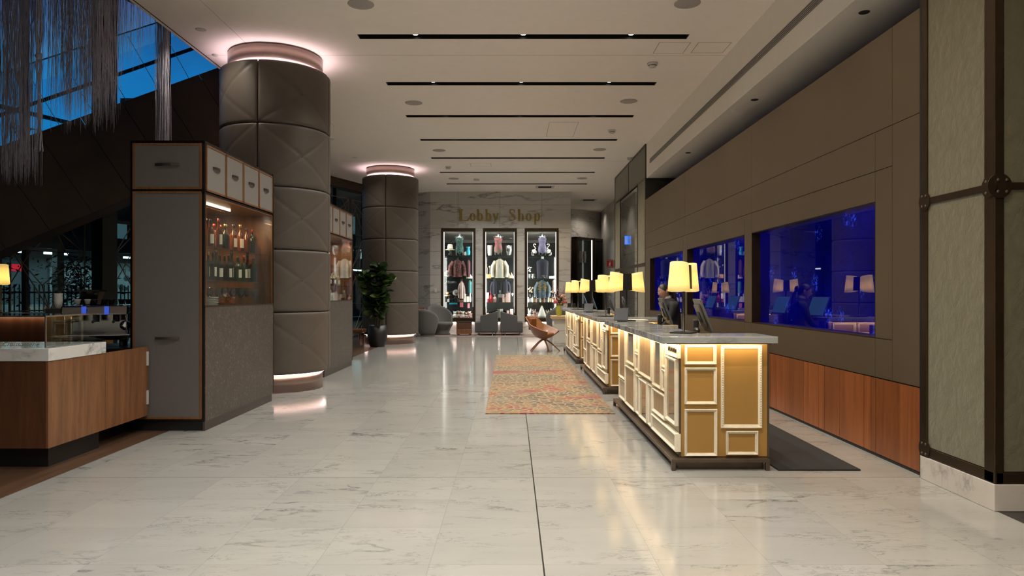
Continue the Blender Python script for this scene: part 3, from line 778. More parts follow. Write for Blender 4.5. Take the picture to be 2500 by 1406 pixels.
for i in range(3):
    tag(MB().lathe([(.035, .0), (.045, .1), (.043, .1), (.032, .004), (0, .004)], 16).build('paper_cup', 'china', loc=(-5.13, 8.03, .90 + .43 + .035 * i)), '%s white paper cup from the bottom of the stack left of the coffee machine' % ORD[i], 'cup', 'stack of paper cups')
tag(MB().box(-.09, .09, -.09, .09, 0, .43).build('cup_caddy', 'charcoal', loc=(-5.13, 8.03, .90), bevel=.005), 'dark box carrying the stack of white paper cups', 'box')
o = thing('coffee_grinder', 'black coffee grinder with a square hopper behind the coffee machine', 'grinder', (-4.98, 8.42, .90), .2)
MB().cbox((0, 0, .2), (.17, .22, .40)).build('body', 'black_plastic', o, bevel=.015)
MB().loft([[(-.05, -.05, .4), (.05, -.05, .4), (.05, .05, .4), (-.05, .05, .4)], [(-.11, -.1, .62), (.11, -.1, .62), (.11, .1, .62), (-.11, .1, .62)]], smooth=False).build('hopper', 'dark_bottle', o)
MB().cbox((0, 0, .63), (.24, .22, .02)).build('lid', 'black_plastic', o)
# walnut service counter further back, with the cream framed front beside it
wood('red_walnut', (0.09, 0.028, 0.012), (0.17, 0.06, 0.026), 0.35, 'z', 0.7)
o = thing('service_counter', 'walnut counter with a dark top behind the pastry counter, lamp standing on it', 'counter', (-6.9, 9.3, 0))
MB().box(-1.2, .86, 0, .03, .06, 1.2).box(-1.2, .86, .03, .6, .06, .1).build('front_panel', 'red_walnut', o)
MB().box(-1.25, 1.4, -.04, .62, 1.2, 1.235).build('worktop', 'black_metal', o)
for (a, b_, z0, z1) in ((.88, 1.02, .95, 1.16), (1.04, 1.14, .8, 1.16), (1.16, 1.28, .95, 1.16), (.88, 1.02, .5, .93), (1.04, 1.14, .5, .78), (1.16, 1.3, .5, .93)):
    f = MB(); e = .018
    f.box(a, b_, -.02, 0, z0, z0 + e).box(a, b_, -.02, 0, z1 - e, z1).box(a, a + e, -.02, 0, z0, z1).box(b_ - e, b_, -.02, 0, z0, z1)
    f.build('picture_frame', 'cream_frame', o)
area('counter_fill', (.1, -.03, 1.19), 2.4, .015, 1.5, (1, .80, .58), (math.radians(20), 0, 0), o)  # added light under the worktop, brightens the dark counter front
MB().box(.86, 1.34, 0, .03, .06, 1.2).box(1.3, 1.34, 0, .6, .06, 1.2).build('end_panel', 'gold_panel', o)
def text(name, s, size, mt, parent, loc, rot, shear=0.0, ext=.001):
    cu = bpy.data.curves.new(name, 'FONT'); cu.body = s; cu.size = size; cu.shear = shear; cu.extrude = ext; cu.materials.append(M[mt])
    o = bpy.data.objects.new(name, cu); C.objects.link(o); o.parent = parent; o.location = loc; o.rotation_euler = rot
    return o
txt = text('lettering', 'Croissanterie', .058, 'etched', sg, (-.412, .020, 1.047), (PI / 2, 0, 0), .45, .0004)

bpy.context.view_layer.update()
dg = bpy.context.evaluated_depsgraph_get()
me = bpy.data.meshes.new_from_object(txt.evaluated_get(dg))
mo = bpy.data.objects.new('lettering', me); C.objects.link(mo); mo.parent = sg; mo.location = txt.location; mo.rotation_euler = txt.rotation_euler
bpy.data.objects.remove(txt)
mo.name = 'lettering'
# ------------------------------------------------------------ reception desks
mat('mirror_bronze', (0.42, 0.33, 0.22), 0.06, 1.0)
mat('oak_infill', (0.33, 0.22, 0.11), 0.35, var=0.2, vscale=5, stretch=(1, 6, 1))
mat('desk_steel', (0.13, 0.098, 0.075), 0.35, 0.7, var=0.15)
mat('mdf', (0.16, 0.10, 0.055), 0.6)
mat('screen_dark', (0.012, 0.014, 0.018), 0.15, emit=(0.1, 0.25, 0.32), estr=0.25)
mat('screen_lit', (0.05, 0.1, 0.12), 0.15, emit=(0.12, 0.35, 0.48), estr=0.7)
mat('tablet_screen', (0.02, 0.022, 0.025), 0.08, emit=(0.35, 0.33, 0.30), estr=0.25)
mat('monitor_grey', (0.13, 0.13, 0.12), 0.35, 0.5)
mat('paper', (0.72, 0.70, 0.64), 0.7)
mat('iron', (0.02, 0.016, 0.012), 0.4, 0.5)
emis('led_desk', (1.0, 0.62, 0.25), 20.0)
def frame_mesh(m, P, a0, a1, z0, z1, wd=.027, h=.026, bead=False):
    prof = [(0, 0), (0, h * .75), (wd * .2, h), (wd * .5, h * .82), (wd * .62, h * .5), (wd, h * .32), (wd, 0)]
    rings = []
    for off, d in prof:
        rings.append([P(a0 + off, z0 + off, d), P(a1 - off, z0 + off, d), P(a1 - off, z1 - off, d), P(a0 + off, z1 - off, d)])
    m.loft(rings, smooth=False, cap=False)
    if bead:
        n = int((z1 - z0) / .02)
        for i in range(n):
            for a in (a0 + wd * .45, a1 - wd * .45): m.ball(P(a, z0 + (i + .5) * (z1 - z0) / n, h * .9), .006, 6, 4)
    return m
SIDE = [  # y0, y1, z0, z1, fill, proud
    (.05, .50, .945, 1.06, 'hooks', .012), (.10, .50, .36, .93, 'mirror_bronze', .02), (.05, 1.10, .15, .30, 'cream_panel', .03), (.52, 1.10, .33, .56, 'oak_infill', .022),
    (.53, .68, .59, .79, 'mirror_bronze', .015), (.53, .68, .81, 1.05, 'cream_panel', .01), (.70, 1.10, .59, 1.05, 'mirror_bronze', .02), (1.13, 1.85, .62, 1.05, 'oak_infill', .026),
    (1.12, 1.33, .15, .57, 'cream_panel', .02), (1.36, 1.80, .15, .57, 'mirror_bronze', .028), (1.82, 2.06, .15, .58, 'cream_panel', .018), (2.09, 2.75, .15, .62, 'oak_infill', .03),
    (1.88, 2.12, .84, 1.05, 'mirror_bronze', .014), (1.88, 2.12, .63, .82, 'cream_panel', .018), (2.15, 2.72, .66, 1.05, 'mirror_bronze', .024), (2.78, 3.30, .15, .40, 'cream_panel', .02), (2.78, 3.30, .42, 1.05, 'oak_infill', .026)]
ENDF = [(.136, .408, .648 + .414, .894, False), (.136, .411, .866, .553, False), (.136, .414, .513, .112, False), (.446, .796, 1.058, .350, True), (.490, .764, .325, .122, False)]
def desk(y, label):
    o = thing('reception_desk', label, 'desk', (1.35, y, 0), 0, 'reception desks in a row')
    b = MB()
    b.box(.087, .20, .08, 3.42, .10, 1.08).box(.20, .83, 3.32, 3.42, .10, 1.08)
    b.build('guest_side', 'cream_panel', o)
    e = MB().box(.092, .835, .075, .14, .105, 1.08).build('end_panel', 'gold_panel', o)
    for i, (a0, a1, z1, z0, bead) in enumerate(ENDF):
        f = frame_mesh(MB(), lambda a, z, d: (a, .075 - d, z), a0 - .05 + .037, a1 - .05 + .037, z0, z1, .030 if bead else .024, .028, bead).build('picture_frame', 'cream_frame', o)
    MB().box(.078, .094, .068, .085, .10, 1.08).build('corner_edge', 'desk_steel', o); MB().box(.832, .848, .068, .14, .10, 1.08).build('corner_edge', 'desk_steel', o)
    MB().box(.20, .80, .14, 3.32, .74, .78).build('worktop', 'mdf', o)
    MB().box(.40, .83, 1.9, 2.4, .1, .74).box(.55, .83, .9, 1.0, .1, .74).build('pedestal', 'cream_panel', o)
    fills = {}
    for (a0, a1, z0, z1, fill, pr) in SIDE:
        P = lambda a, z, d, pr=pr: (.087 - pr - d, a, z)
        f = frame_mesh(MB(), P, a0, a1, z0, z1, .026, .022).build('picture_frame', 'cream_frame', o)
        MB().box(.087 - pr, .088, a0, a1, z0, z1).build('frame_block', 'cream_frame', f)
        e_ = .026
        MB().box(.087 - pr - .004, .088, a0 + e_, a1 - e_, z0 + e_, z1 - e_).build('infill', 'cream_panel' if fill == 'hooks' else fill, f)
        if fill == 'hooks':
            hk = MB()
            for q in range(4):
                yy = a0 + .09 + q * .09
                hk.lathe([(.010, -.003), (.019, -.003), (.019, .003), (.010, .003)], 12, mtx=Matrix.Translation((.087 - pr - .012, yy, z0 + .058)) @ Matrix.Rotation(PI / 2, 4, 'Y'))
                hk.box(.068, .074, yy - .026, yy - .021, z0 + .036, z0 + .08)
            hk.build('iron_letters', 'iron', f)
    s = MB().box(-.094, .88, -.05, .50, 1.08, 1.136).box(-.094, .37, .50, 3.65, 1.08, 1.136)
    s.build('marble_top', 'desk_marble', o, bevel=.004)
    # steel frame it stands on
    st = MB()
    st.box(0, .83, 0, 3.48, .07, .10)
    for x in (0, .795):
        for yy in (0, 3.445): st.box(x, x + .035, yy, yy + .035, 0, .07)
    st.build('steel_base', 'desk_steel', o, bevel=.003)
    MB().box(.07, .80, .07, 3.40, .0, .07).build('toe_panel', 'desk_steel', o)
    MB().box(-.075, -.055, .0, 3.55, 1.073, 1.08).box(-.05, .83, -.042, -.026, 1.073, 1.08).build('light_strip', 'desk_steel', o)
    area('desk_glow', (-.053, 1.75, 1.0755), .007, 3.4, 15, (1.0, 0.74, 0.44), (0, math.radians(-68), 0), o)
    area('desk_glow', (.40, -.024, 1.0755), .8, .007, 2.1, (1.0, 0.74, 0.44), (math.radians(68), 0, 0), o)
    return o
DY = [6.0, 10.55, 15.1]
d1 = desk(DY[0], 'reception desk nearest the viewer, marble top over cream picture frames')
dup(d1, 'middle reception desk of the row, beside the patterned rug', (1.35, DY[1], 0))
dup(d1, 'farthest reception desk of the row, beside the flower shelf', (1.35, DY[2], 0))

# ------------------------------------------------------------ lamps
def shade_mat():
    m = bpy.data.materials.new('lamp_shade'); m.use_nodes = True
    t = NT(m.node_tree); t.n.clear()
    tc = t.add('ShaderNodeTexCoord').outputs['Object']
    n = t.noise(t.add('ShaderNodeMapping', Vector=tc, Scale=(1, 1, .3)).outputs[0], 160, 2)
    c = t.ramp(n, [(0.3, (0.76, 0.66, 0.42)), (0.7, (0.80, 0.70, 0.46))])
    d = t.add('ShaderNodeBsdfDiffuse', Color=c); tr = t.add('ShaderNodeBsdfTranslucent', Color=c)
    a = t.add('ShaderNodeMixShader', i0=0.45, i1=d.outputs[0], i2=tr.outputs[0])
    e = t.add('ShaderNodeEmission', Color=(1.0, 0.74, 0.24), Strength=0.33)
    s = t.add('ShaderNodeAddShader', i0=a.outputs[0], i1=e.outputs[0])
    o = t.add('ShaderNodeOutputMaterial'); t.l.new(s.outputs[0], o.inputs[0]); M['lamp_shade'] = m
shade_mat()
emis('bulb', (1.0, 0.8, 0.45), 10.0)
def lamp(loc, rz, label, group='table lamps with split shades'):
    o = thing('table_lamp', label, 'lamp', loc, rz, group)
    MB().box(-.10, .10, -.10, .10, 0, .012).build('base', 'black_metal', o, bevel=.003)
    MB().cyl((0, 0, .012), (0, 0, .60), .012, n=10).build('stem', 'black_metal', o)
    for sgn in (-1, 1):
        def fn(u, v, sgn=sgn):
            fl = 1.0 - .17 * v
            if u < .22: k = u / .22; x, y = .058 + k * .075, -.052 - k * .045
            elif u > .78: k = (u - .78) / .22; x, y = .133 - k * .075, .097 - k * .045
            else:
                a = -1.75 + 3.5 * (u - .22) / .56; x, y = .15 + .098 * math.cos(a), .098 * math.sin(a)
            k = max(0, min(1, (x - .058) / .18)); xx = .05 + (x - .05) * fl; yy = y * fl
            zb = .405 - .028 * k; zt = .620 + .030 * k
            return (sgn * xx, yy, zb + (zt - zb) * v)
        sh = MB().grid(fn, 28, 4, flip=sgn < 0).build('lamp_shade', 'lamp_shade', o, solid=.002)
        b = MB().ball((sgn * .14, 0, .52), .022, 10, 7).build('bulb', 'bulb', o)
        point('lamp_light', (sgn * .14, 0, .47), 3.2, (1, .74, .40), .03, o)
    MB().loft([[(-.062 * q, -.062 * q, z), (.062 * q, -.062 * q, z), (.062 * q, .062 * q, z), (-.062 * q, .062 * q, z)] for q, z in ((1.0, .405), (.9, .622))], smooth=False).build('middle_shade', 'black', o)
    return o
L1 = lamp((1.57, 6.5, 1.136), 1.05, 'yellow split shade lamp standing at the near corner of the nearest desk')
def lampd(x, y, rz, lab): return dup(L1, lab, (x, y, 1.136), rz)
lampd(1.51, 9.38, 0.12, 'black stemmed split shade lamp beside the tablet at the far end of the nearest desk')
lampd(1.47, 11.15, 1.15, 'split shade lamp at the near end of the middle desk')
lampd(1.56, 13.9, 0.15, 'split shade lamp beside the tablet at the far end of the middle desk')
lampd(1.47, 15.8, 1.0, 'split shade lamp at the near end of the farthest desk')
lampd(1.55, 18.3, 0.9, 'split shade lamp at the far end of the farthest desk, beside the flowers')
dup(L1, 'yellow shaded lamp on the walnut service counter at the left edge', (-6.80, 9.45, 1.235), 2.195)

# ------------------------------------------------------------ monitors
def monitor(loc, rz, label):
    o = thing('monitor', label, 'monitor', loc, rz, 'monitors on the reception desks')
    MB().box(-.10, .10, -.12, .12, 0, .012).build('foot', 'black_plastic', o, bevel=.004)
    MB().box(-.085, -.035, -.05, .05, .012, .46).build('stand', 'black_plastic', o, bevel=.01)
    T = Matrix.Translation((0.0, 0, .50)) @ Matrix.Rotation(math.radians(-20), 4, 'Y')
    p = MB().box(.0, .018, -.255, .255, -.17, .17, T).build('panel', 'monitor_grey', o, bevel=.004)
    MB().box(-.022, .0, -.17, .17, -.11, .12, T).build('rear_housing', 'monitor_grey', p, bevel=.008)
    MB().box(-.032, -.02, -.09, .09, -.06, .05, T).build('mount_plate', 'black_plastic', p, bevel=.004)
    MB().box(.018, .0195, -.245, .245, -.155, .16, T).build('screen', 'screen_lit', p)
    MB().tube([(-.03, .1, .42), (-.09, .13, .3), (-.08, .14, .06), (0, .15, .005)], .005, 6).build('cable', 'black_plastic', o)
    MB().box(-.026, -.0225, .14, .165, -.10, -.04, T).build('sticker', 'paper', p)
    return o
M1 = monitor((1.87, 7.0, .78), -.12, 'grey backed monitor nearest the viewer on the nearest desk')
M1.location.z = .78
dup(M1, 'grey backed monitor in front of the person in the dark jacket', (1.88, 8.75, .78), -.10)
dup(M1, 'monitor at the near end of the middle desk', (1.87, 11.7, .78), -.12)
dup(M1, 'monitor at the far end of the middle desk', (1.87, 13.3, .78), -.12)
dup(M1, 'monitor at the near end of the farthest desk', (1.87, 16.2, .78), -.12)
dup(M1, 'monitor at the far end of the farthest desk beside the flowers', (1.87, 18.0, .78), -.12)
def tablet(loc, rz, label):
    o = thing('tablet', label, 'tablet', loc, rz, 'tablets on the reception desks')
    T = Matrix.Translation((0, 0, .012)) @ Matrix.Rotation(math.radians(-25), 4, 'X')
    p = MB().box(-.09, .09, 0, .009, 0, .175, T).build('tablet_body', 'black_plastic', o, bevel=.002)
    MB().box(-.078, .078, -.0008, 0, .014, .162, T).build('screen', 'tablet_screen', p)
    MB().loft([[(-.05, .02, 0), (.05, .02, 0), (.05, .12, 0), (-.05, .12, 0)], [(-.03, .06, .13), (.03, .06, .13), (.03, .075, .13), (-.03, .075, .13)]], smooth=False).build('stand', 'black_plastic', o)
    return o
T1 = tablet((1.40, 9.15, 1.136), -.35, 'black tablet on a stand at the far end of the nearest desk')
dup(T1, 'black tablet on a stand at the far end of the middle desk', (1.45, 13.55, 1.136), -.35)
# papers, mouse, keyboards, tray
o = tag(MB().box(-.16, .16, -.12, .12, 0, .012).build('paper_stack', 'paper', loc=(1.64, 9.55, 1.136), rot=(0, 0, .1)), 'white stack of papers on the far end of the nearest desk', 'papers')
tag(MB().ball((0, 0, .0), (.032, .055, .032), 12, 8).build('computer_mouse', 'black_plastic', loc=(1.72, 6.62, 1.152)), 'black mouse on the marble behind the nearest lamp', 'mouse')
def keyboard(loc, rz, label):
    o = thing('keyboard', label, 'keyboard', loc, rz, 'keyboards on the reception desks')
    MB().box(-.07, .07, -.21, .21, 0, .018).build('keyboard_body', 'black_plastic', o, bevel=.004)
    k = MB()
    for r in range(5):
        for q in range(14): k.box(-.058 + r * .023, -.040 + r * .023, -.20 + q * .0285, -.176 + q * .0285, .018, .023)
    k.build('keys', 'charcoal', o)
    return o
K1 = keyboard((2.06, 6.95, .78), 0, 'black keyboard behind the nearest monitor on the nearest desk')
dup(K1, 'black keyboard behind the second monitor on the nearest desk', (2.07, 8.7, .78)); dup(K1, 'black keyboard in front of the person on the middle desk', (2.07, 11.6, .78))

# ------------------------------------------------------------ the receptionist
mat('skin', (0.42, 0.24, 0.165), 0.5, var=0.06)
mat('hair', (0.010, 0.008, 0.007), 0.4, var=0.3, vscale=80, stretch=(6, 6, 1))
mat('suit', (0.010, 0.010, 0.013), 0.75, var=0.15)
mat('shirt', (0.55, 0.55, 0.56), 0.7)
mat('eye', (0.5, 0.48, 0.45), 0.2); mat('lip', (0.30, 0.11, 0.09), 0.5)
def skin_body(name, verts, edges, radii, mt, parent, root=0, sub=2):
    me = bpy.data.meshes.new(name); me.from_pydata(verts, edges, []); me.materials.append(M[mt])
    o = bpy.data.objects.new(name, me); C.objects.link(o); o.parent = parent
    sk = o.modifiers.new('skin', 'SKIN'); sk.use_smooth_shade = True
    for i, r in enumerate(radii):
        d = me.skin_vertices[0].data[i]; d.radius = r if isinstance(r, tuple) else (r, r); d.use_root = (i == root)
    sb = o.modifiers.new('sub', 'SUBSURF'); sb.levels = sub; sb.render_levels = sub
    return o
person = thing('person', 'person in a dark jacket with tied black hair leaning behind the middle desk', 'person', (2.50, 11.05, 0), 0)
# local frame: facing -x
V = [(0.02, 0, .93), (0.0, 0, 1.08), (-.03, 0, 1.25), (-.055, 0, 1.345), (-.085, 0, 1.42), (-.10, 0, 1.47),
     (-.05, .13, 1.335), (-.03, .205, 1.30), (-.10, .24, 1.09), (-.27, .20, .93), (-.33, .17, .90),
     (-.05, -.13, 1.335), (-.03, -.205, 1.30), (-.10, -.24, 1.09), (-.27, -.20, .93), (-.33, -.17, .90),
     (0.03, .09, .86), (0.02, .10, .47), (0.05, .10, .09), (-.08, .11, .035),
     (0.03, -.09, .86), (0.05, -.10, .47), (0.08, -.10, .09), (-.05, -.11, .035)]
E = [(0, 1), (1, 2), (2, 3), (3, 4), (4, 5), (3, 6), (6, 7), (7, 8), (8, 9), (9, 10), (3, 11), (11, 12), (12, 13), (13, 14), (14, 15), (0, 16), (16, 17), (17, 18), (18, 19), (0, 20), (20, 21), (21, 22), (22, 23)]
Rr = [(.125, .16), (.11, .14), (.125, .165), (.10, .12), .055, .052, .075, .065, .048, .036, .03, .075, .065, .048, .036, .03, .085, .06, .042, .035, .085, .06, .042, .035]
skin_body('body', V, E, Rr, 'suit', person)
hd = MB()
def head(u, v):
    a = 2 * PI * u; ph = -PI / 2 + PI * v
    x, y, z = math.cos(ph) * math.cos(a), math.cos(ph) * math.sin(a), math.sin(ph)
    k = 1.0 if z > 0 else 1 + .22 * z
    X, Y, Z = .098 * x * (k if x > 0 else 1 - .06 * max(0, -z)), .075 * y * k, .118 * z
    if x < -.5 and abs(y) < .22:
        X -= .022 * math.exp(-((Z + .020) / .020) ** 2) * math.exp(-(y / .12) ** 2)      # nose
        X += .006 * math.exp(-((Z - .012) / .012) ** 2)
        X -= .006 * math.exp(-((Z + .095) / .016) ** 2)                                  # chin
    if x < -.3: X += .008 * math.exp(-((Z - .01) / .014) ** 2) * math.exp(-((abs(y) - .38) / .14) ** 2)
    return (X, Y, Z)
TH = Matrix.Translation((-.135, 0, 1.525)) @ Matrix.Rotation(math.radians(-14), 4, 'Y') @ Matrix.Rotation(math.radians(18), 4, 'Z')
hd.grid(head, 36, 26, mtx=TH, flip=False)
for s in (-1, 1): hd.ball((.01, s * .076, -.005), (.020, .010, .032), 10, 7, TH)
hd.tube([TH @ Vector((.02, 0, -.05)), Vector((-.09, 0, 1.41))], [.05, .055], 12)
hd.build('head', 'skin', person)
m = MB()
for s in (-1, 1): m.ball((-.083, s * .030, .010), (.010, .014, .008), 8, 6, TH)
m.build('eyes', 'eye', person)
MB().ball((-.092, 0, -.058), (.008, .024, .008), 8, 6, TH).build('mouth', 'lip', person)
m = MB()
def hairf(u, v):
    a = 2 * PI * u; back = (math.cos(a) + 1) / 2
    p0 = .80 - 1.45 * back ** .75
    ph = p0 + (PI / 2 - p0) * v
    x, y, z = math.cos(ph) * math.cos(a), math.cos(ph) * math.sin(a), math.sin(ph)
    return (.104 * x + .002, .080 * y, .124 * z)
m.grid(hairf, 30, 12, mtx=TH)
m.ball((.115, 0, .02), (.045, .05, .05), 12, 8, TH)
for q in range(9):
    a = q * .7
    m.tube([TH @ Vector((.12, .02 * math.cos(a), .01)), TH @ Vector((.145, .03 * math.cos(a), -.08)), TH @ Vector((.13 + .02 * math.sin(a), .045 * math.cos(a), -.19)), TH @ Vector((.10 + .03 * math.sin(a), .05 * math.cos(a), -.27))], [.02, .026, .022, .004], 6)
m.build('hair', 'hair', person)
MB().lathe([(.058, -.02), (.052, .03), (.055, .03), (.064, -.02)], 14, mtx=Matrix.Translation((-.085, 0, 1.425)) @ Matrix.Rotation(-.3, 4, 'Y')).build('collar', 'shirt', person)
for s in (-1, 1):
    h = MB().ball((-.375, s * .16, .885), (.045, .036, .018), 10, 7)
    for q, (dy, ln) in enumerate(((-.026, .06), (-.009, .072), (.009, .068), (.026, .05))):
        b0 = Vector((-.405, s * .16 + dy, .885))
        h.tube([b0, b0 + Vector((-ln * .5, dy * .2, .004)), b0 + Vector((-ln, dy * .3, -.014))], [.0095, .0088, .006], 7)
    b0 = Vector((-.365, s * (.16 - .034), .883)); h.tube([b0, b0 + Vector((-.03, -s * .022, .0)), b0 + Vector((-.058, -s * .018, -.008))], [.011, .010, .007], 7)
    h.build('hand', 'skin', person)
# ------------------------------------------------------------ gold shop name
def ribbon(m, pts, ws, d=.03, off=(0, 0)):
    "flat pen stroke in the x-z plane with a width at every point"
    m.k = getattr(m, 'k', 0) + 1; d += .0016 * m.k
    P = [Vector((p[0] + off[0], p[1] + off[1])) for p in pts]; n = len(P); L = []; R = []
    for i in range(n):
        t = (P[min(i + 1, n - 1)] - P[max(i - 1, 0)]).normalized(); nn = Vector((-t.y, t.x)) * ws[i] / 2
        L.append(P[i] + nn); R.append(P[i] - nn)
    v = [(q.x, 0, q.y) for q in L] + [(q.x, 0, q.y) for q in R] + [(q.x, -d, q.y) for q in L] + [(q.x, -d, q.y) for q in R]
    f = []
    for i in range(n - 1):
        f += [(2 * n + i, 2 * n + i + 1, 3 * n + i + 1, 3 * n + i), (i, n + i, n + i + 1, i + 1), (i, i + 1, 2 * n + i + 1, 2 * n + i), (n + i, 3 * n + i, 3 * n + i + 1, n + i + 1)]
    f += [(0, 2 * n, 3 * n, n), (n - 1, 2 * n - 1, 4 * n - 1, 3 * n - 1)]
    m.add(v, f)
def line(m, a, b, w): ribbon(m, [a, b], [w, w])
def arc(m, cx, cz, rx, rz, a0, a1, thick, thin, n=24):
    pts = []; ws = []
    for i in range(n + 1):
        a = math.radians(a0 + (a1 - a0) * i / n)
        pts.append((cx + rx * math.cos(a), cz + rz * math.sin(a))); ws.append(thin + (thick - thin) * abs(math.cos(a)) ** 1.6)
    ribbon(m, pts, ws)
TK, TN = .215, .055
def glyph(ch):
    m = MB()
    if ch == 'L':
        line(m, (.14, 0), (.14, 1.0), TK); line(m, (0, .018), (.72, .018), TN); line(m, (0, .982), (.32, .982), TN); ribbon(m, [(.62, .02), (.70, .12), (.73, .27)], [.12, .07, .025])
    elif ch == 'o':
        arc(m, .28, .31, .225, .305, 0, 360, TK, TN)
    elif ch == 'b':
        line(m, (.09, 0), (.09, 1.02), TK * .9); line(m, (-.03, 1.0), (.09, 1.0), TN); arc(m, .31, .31, .205, .305, -150, 150, TK, TN)
    elif ch == 'y':
        line(m, (.06, .60), (.29, .06), TK * .9); line(m, (.50, .60), (.23, -.12), TN * 1.3); line(m, (-.04, .60), (.20, .60), TN); line(m, (.38, .60), (.60, .60), TN); ribbon(m, [(.23, -.12), (.17, -.22), (.07, -.22)], [.04, .05, .09])
    elif ch == 'S':
        pts = [(.50, .76), (.47, .90), (.36, .985), (.24, .985), (.11, .92), (.09, .76), (.18, .61), (.32, .50), (.46, .38), (.52, .24), (.47, .09), (.34, .015), (.20, .02), (.09, .12), (.06, .26)]
        ribbon(m, pts, [.03, .035, .035, .04, .10, .13, .145, .15, .145, .13, .10, .04, .035, .035, .03]); line(m, (.50, .70), (.50, .99), TN); line(m, (.06, .01), (.06, .30), TN)
    elif ch == 'h':
        line(m, (.09, 0), (.09, 1.02), TK * .9); line(m, (-.03, 1.0), (.09, 1.0), TN); line(m, (-.03, .016), (.21, .016), TN); line(m, (.42, 0), (.42, .42), TK * .9); line(m, (.30, .016), (.54, .016), TN)
        ribbon(m, [(.12, .46), (.20, .57), (.31, .60), (.40, .54), (.42, .42)], [.03, .035, .05, .09, .12])
    elif ch == 'p':
        line(m, (.09, -.32), (.09, .60), TK * .9); line(m, (-.03, .585), (.09, .585), TN); line(m, (-.03, -.305), (.21, -.305), TN); arc(m, .31, .31, .205, .305, -150, 150, TK, TN)
    return m
KB = 26.3 / F
sign = thing('shop_sign', 'gold serif letters reading Lobby Shop on the marble wall', 'sign', ((1120 - VX) * KB, 26.297, 4.19))
for ch, px, wpx in (('L', 1120.4, 25), ('o', 1148, 15), ('b', 1165.5, 15), ('b', 1186, 15), ('y', 1204, 15.5), ('S', 1243, 16), ('h', 1265.5, 15), ('o', 1284.6, 15), ('p', 1305, 15)):
    m = glyph(ch); w0 = max(v[0] for v in m.v) ; s = .415
    kx = wpx * KB / (max(v[0] for v in m.v) - min(0, min(v[0] for v in m.v)))
    m.v = [((px - 1120.4) * KB + v[0] * kx, v[1], v[2] * s) for v in m.v]
    m.build('letter_' + (ch.lower() if ch != 'L' else 'l'), 'gold_letter', sign)

# ------------------------------------------------------------ display cases
emis('led_white', (1.0, 0.92, 0.84), 4.5)
mat('case_back', (0.010, 0.013, 0.015), 0.12, var=0.2, vscale=2)
mat('case_side', (0.16, 0.15, 0.14), 0.4)
def display_case(x0, x1, label, name='shop_display_case', strips=(.004, .004)):
    W = x1 - x0; H = CZ1 - CZ0
    o = thing(name, label, 'display case', (x0, YB, CZ0), 0, 'shop display cases in the marble wall')
    fr = MB(); e = .09; d = .56
    fr.box(0, e, -.02, .06, 0, H).box(W - e, W, -.02, .06, 0, H).box(e, W - e, -.02, .06, H - .11, H).box(e, W - e, -.02, .06, 0, .12)
    fr.build('case_frame', 'bronze_dark', o, bevel=.004)
    bx = MB().box(.02, .06, .06, d, .0, H).box(W - .06, W - .02, .06, d, 0, H).box(.02, W - .02, .06, d, 0, .1).box(.02, W - .02, .06, d, H - .1, H)
    bx.build('case_side', 'case_side', o)
    MB().box(.02, W - .02, d, d + .02, 0, 2.40).build('case_back', 'case_back', o)
    for z in (2.425, 1.575, .695, .10):
        MB().box(.06, W - .06, .09, d - .02, z - .012, z).build('glass_shelf', 'shelf_glass', o)
    for x, hw in zip((e + .012, W - e - .012), strips):
        MB().box(x - hw, x + hw, .062, .075, .55, H - .14).build('light_strip', 'led_white', o)
    area('case_light', (W / 2, .085, H - .101), W * .7, .03, 18, (1, .92, .85), (math.radians(24), 0, 0), o)
    for s, x in ((1, .080), (-1, W - .080)): area('case_light', (x, .078, 1.6), .015, 2.6, 18, (1, .92, .85), (PI / 2, 0, -s * 0.9), o)
    MB().box(e, W - e, .0, .006, .12, H - .11).build('case_pane', 'glass', o)
    MB().box(.1, W - .1, .02, .05, -.012, 0).build('underlight', 'led_white', o)
    area('case_light', (W / 2, .0, -.02), W * .9, .05, 14, (1, .80, .74), (0, 0, 0), o)
    return o
display_case(*CASES[0], 'left shop display case with the white hat and the blue vase', strips=(.011, .003))
display_case(*CASES[1], 'middle shop display case under the name, with the pink swimsuit on top')
display_case(*CASES[2], 'right shop display case with the two white flamingos on top', strips=(.003, .010))

def multi(name, cols, scale=14, rough=.7, dist=1.5):
    m = bpy.data.materials.new(name); m.use_nodes = True
    t = NT(m.node_tree); p = t.n['Principled BSDF']
    n = t.noise(t.add('ShaderNodeTexCoord').outputs['Object'], scale, 3, .6, dist)
    st = [(.30 + .40 * i / max(1, len(cols) - 1), c) for i, c in enumerate(cols)]
    t.put(p.inputs['Base Color'], t.ramp(n, st, 'CONSTANT')); p.inputs['Roughness'].default_value = rough
    M[name] = m
multi('suit_green', [(.2, .34, .3), (.010, .028, .032), (.035, .12, .10), (.012, .035, .05), (.010, .02, .035)], 18)
multi('suit_pink', [(.03, .22, .17), (.03, .24, .18), (.36, .06, .08), (.42, .20, .17), (.30, .03, .05), (.04, .26, .2)], 10)
multi('suit_violet', [(.4, .38, .55), (.035, .03, .11), (.30, .28, .44), (.03, .025, .09), (.25, .23, .40), (.06, .05, .16)], 18)
multi('blouse_flower', [(.2, .04, .04), (.02, .008, .012), (.03, .01, .012), (.28, .06, .05), (.015, .01, .01), (.45, .28, .2)], 16)
multi('denim', [(.05, .085, .125), (.10, .15, .20), (.07, .11, .16)], 8)
multi('mixed_toy', [(.5, .42, .35), (.35, .15, .12), (.6, .58, .55), (.2, .2, .22)], 16)
mat('gloss_black', (0.008, 0.008, 0.009), 0.28)
mat('straw', (0.60, 0.54, 0.46), 0.8, var=.12, vscale=60)
mat('felt_grey', (0.20, 0.19, 0.18), 0.85); mat('cyan_glaze', (0.015, 0.20, 0.30), 0.2); mat('plain_white', (0.70, 0.68, 0.65), 0.5)
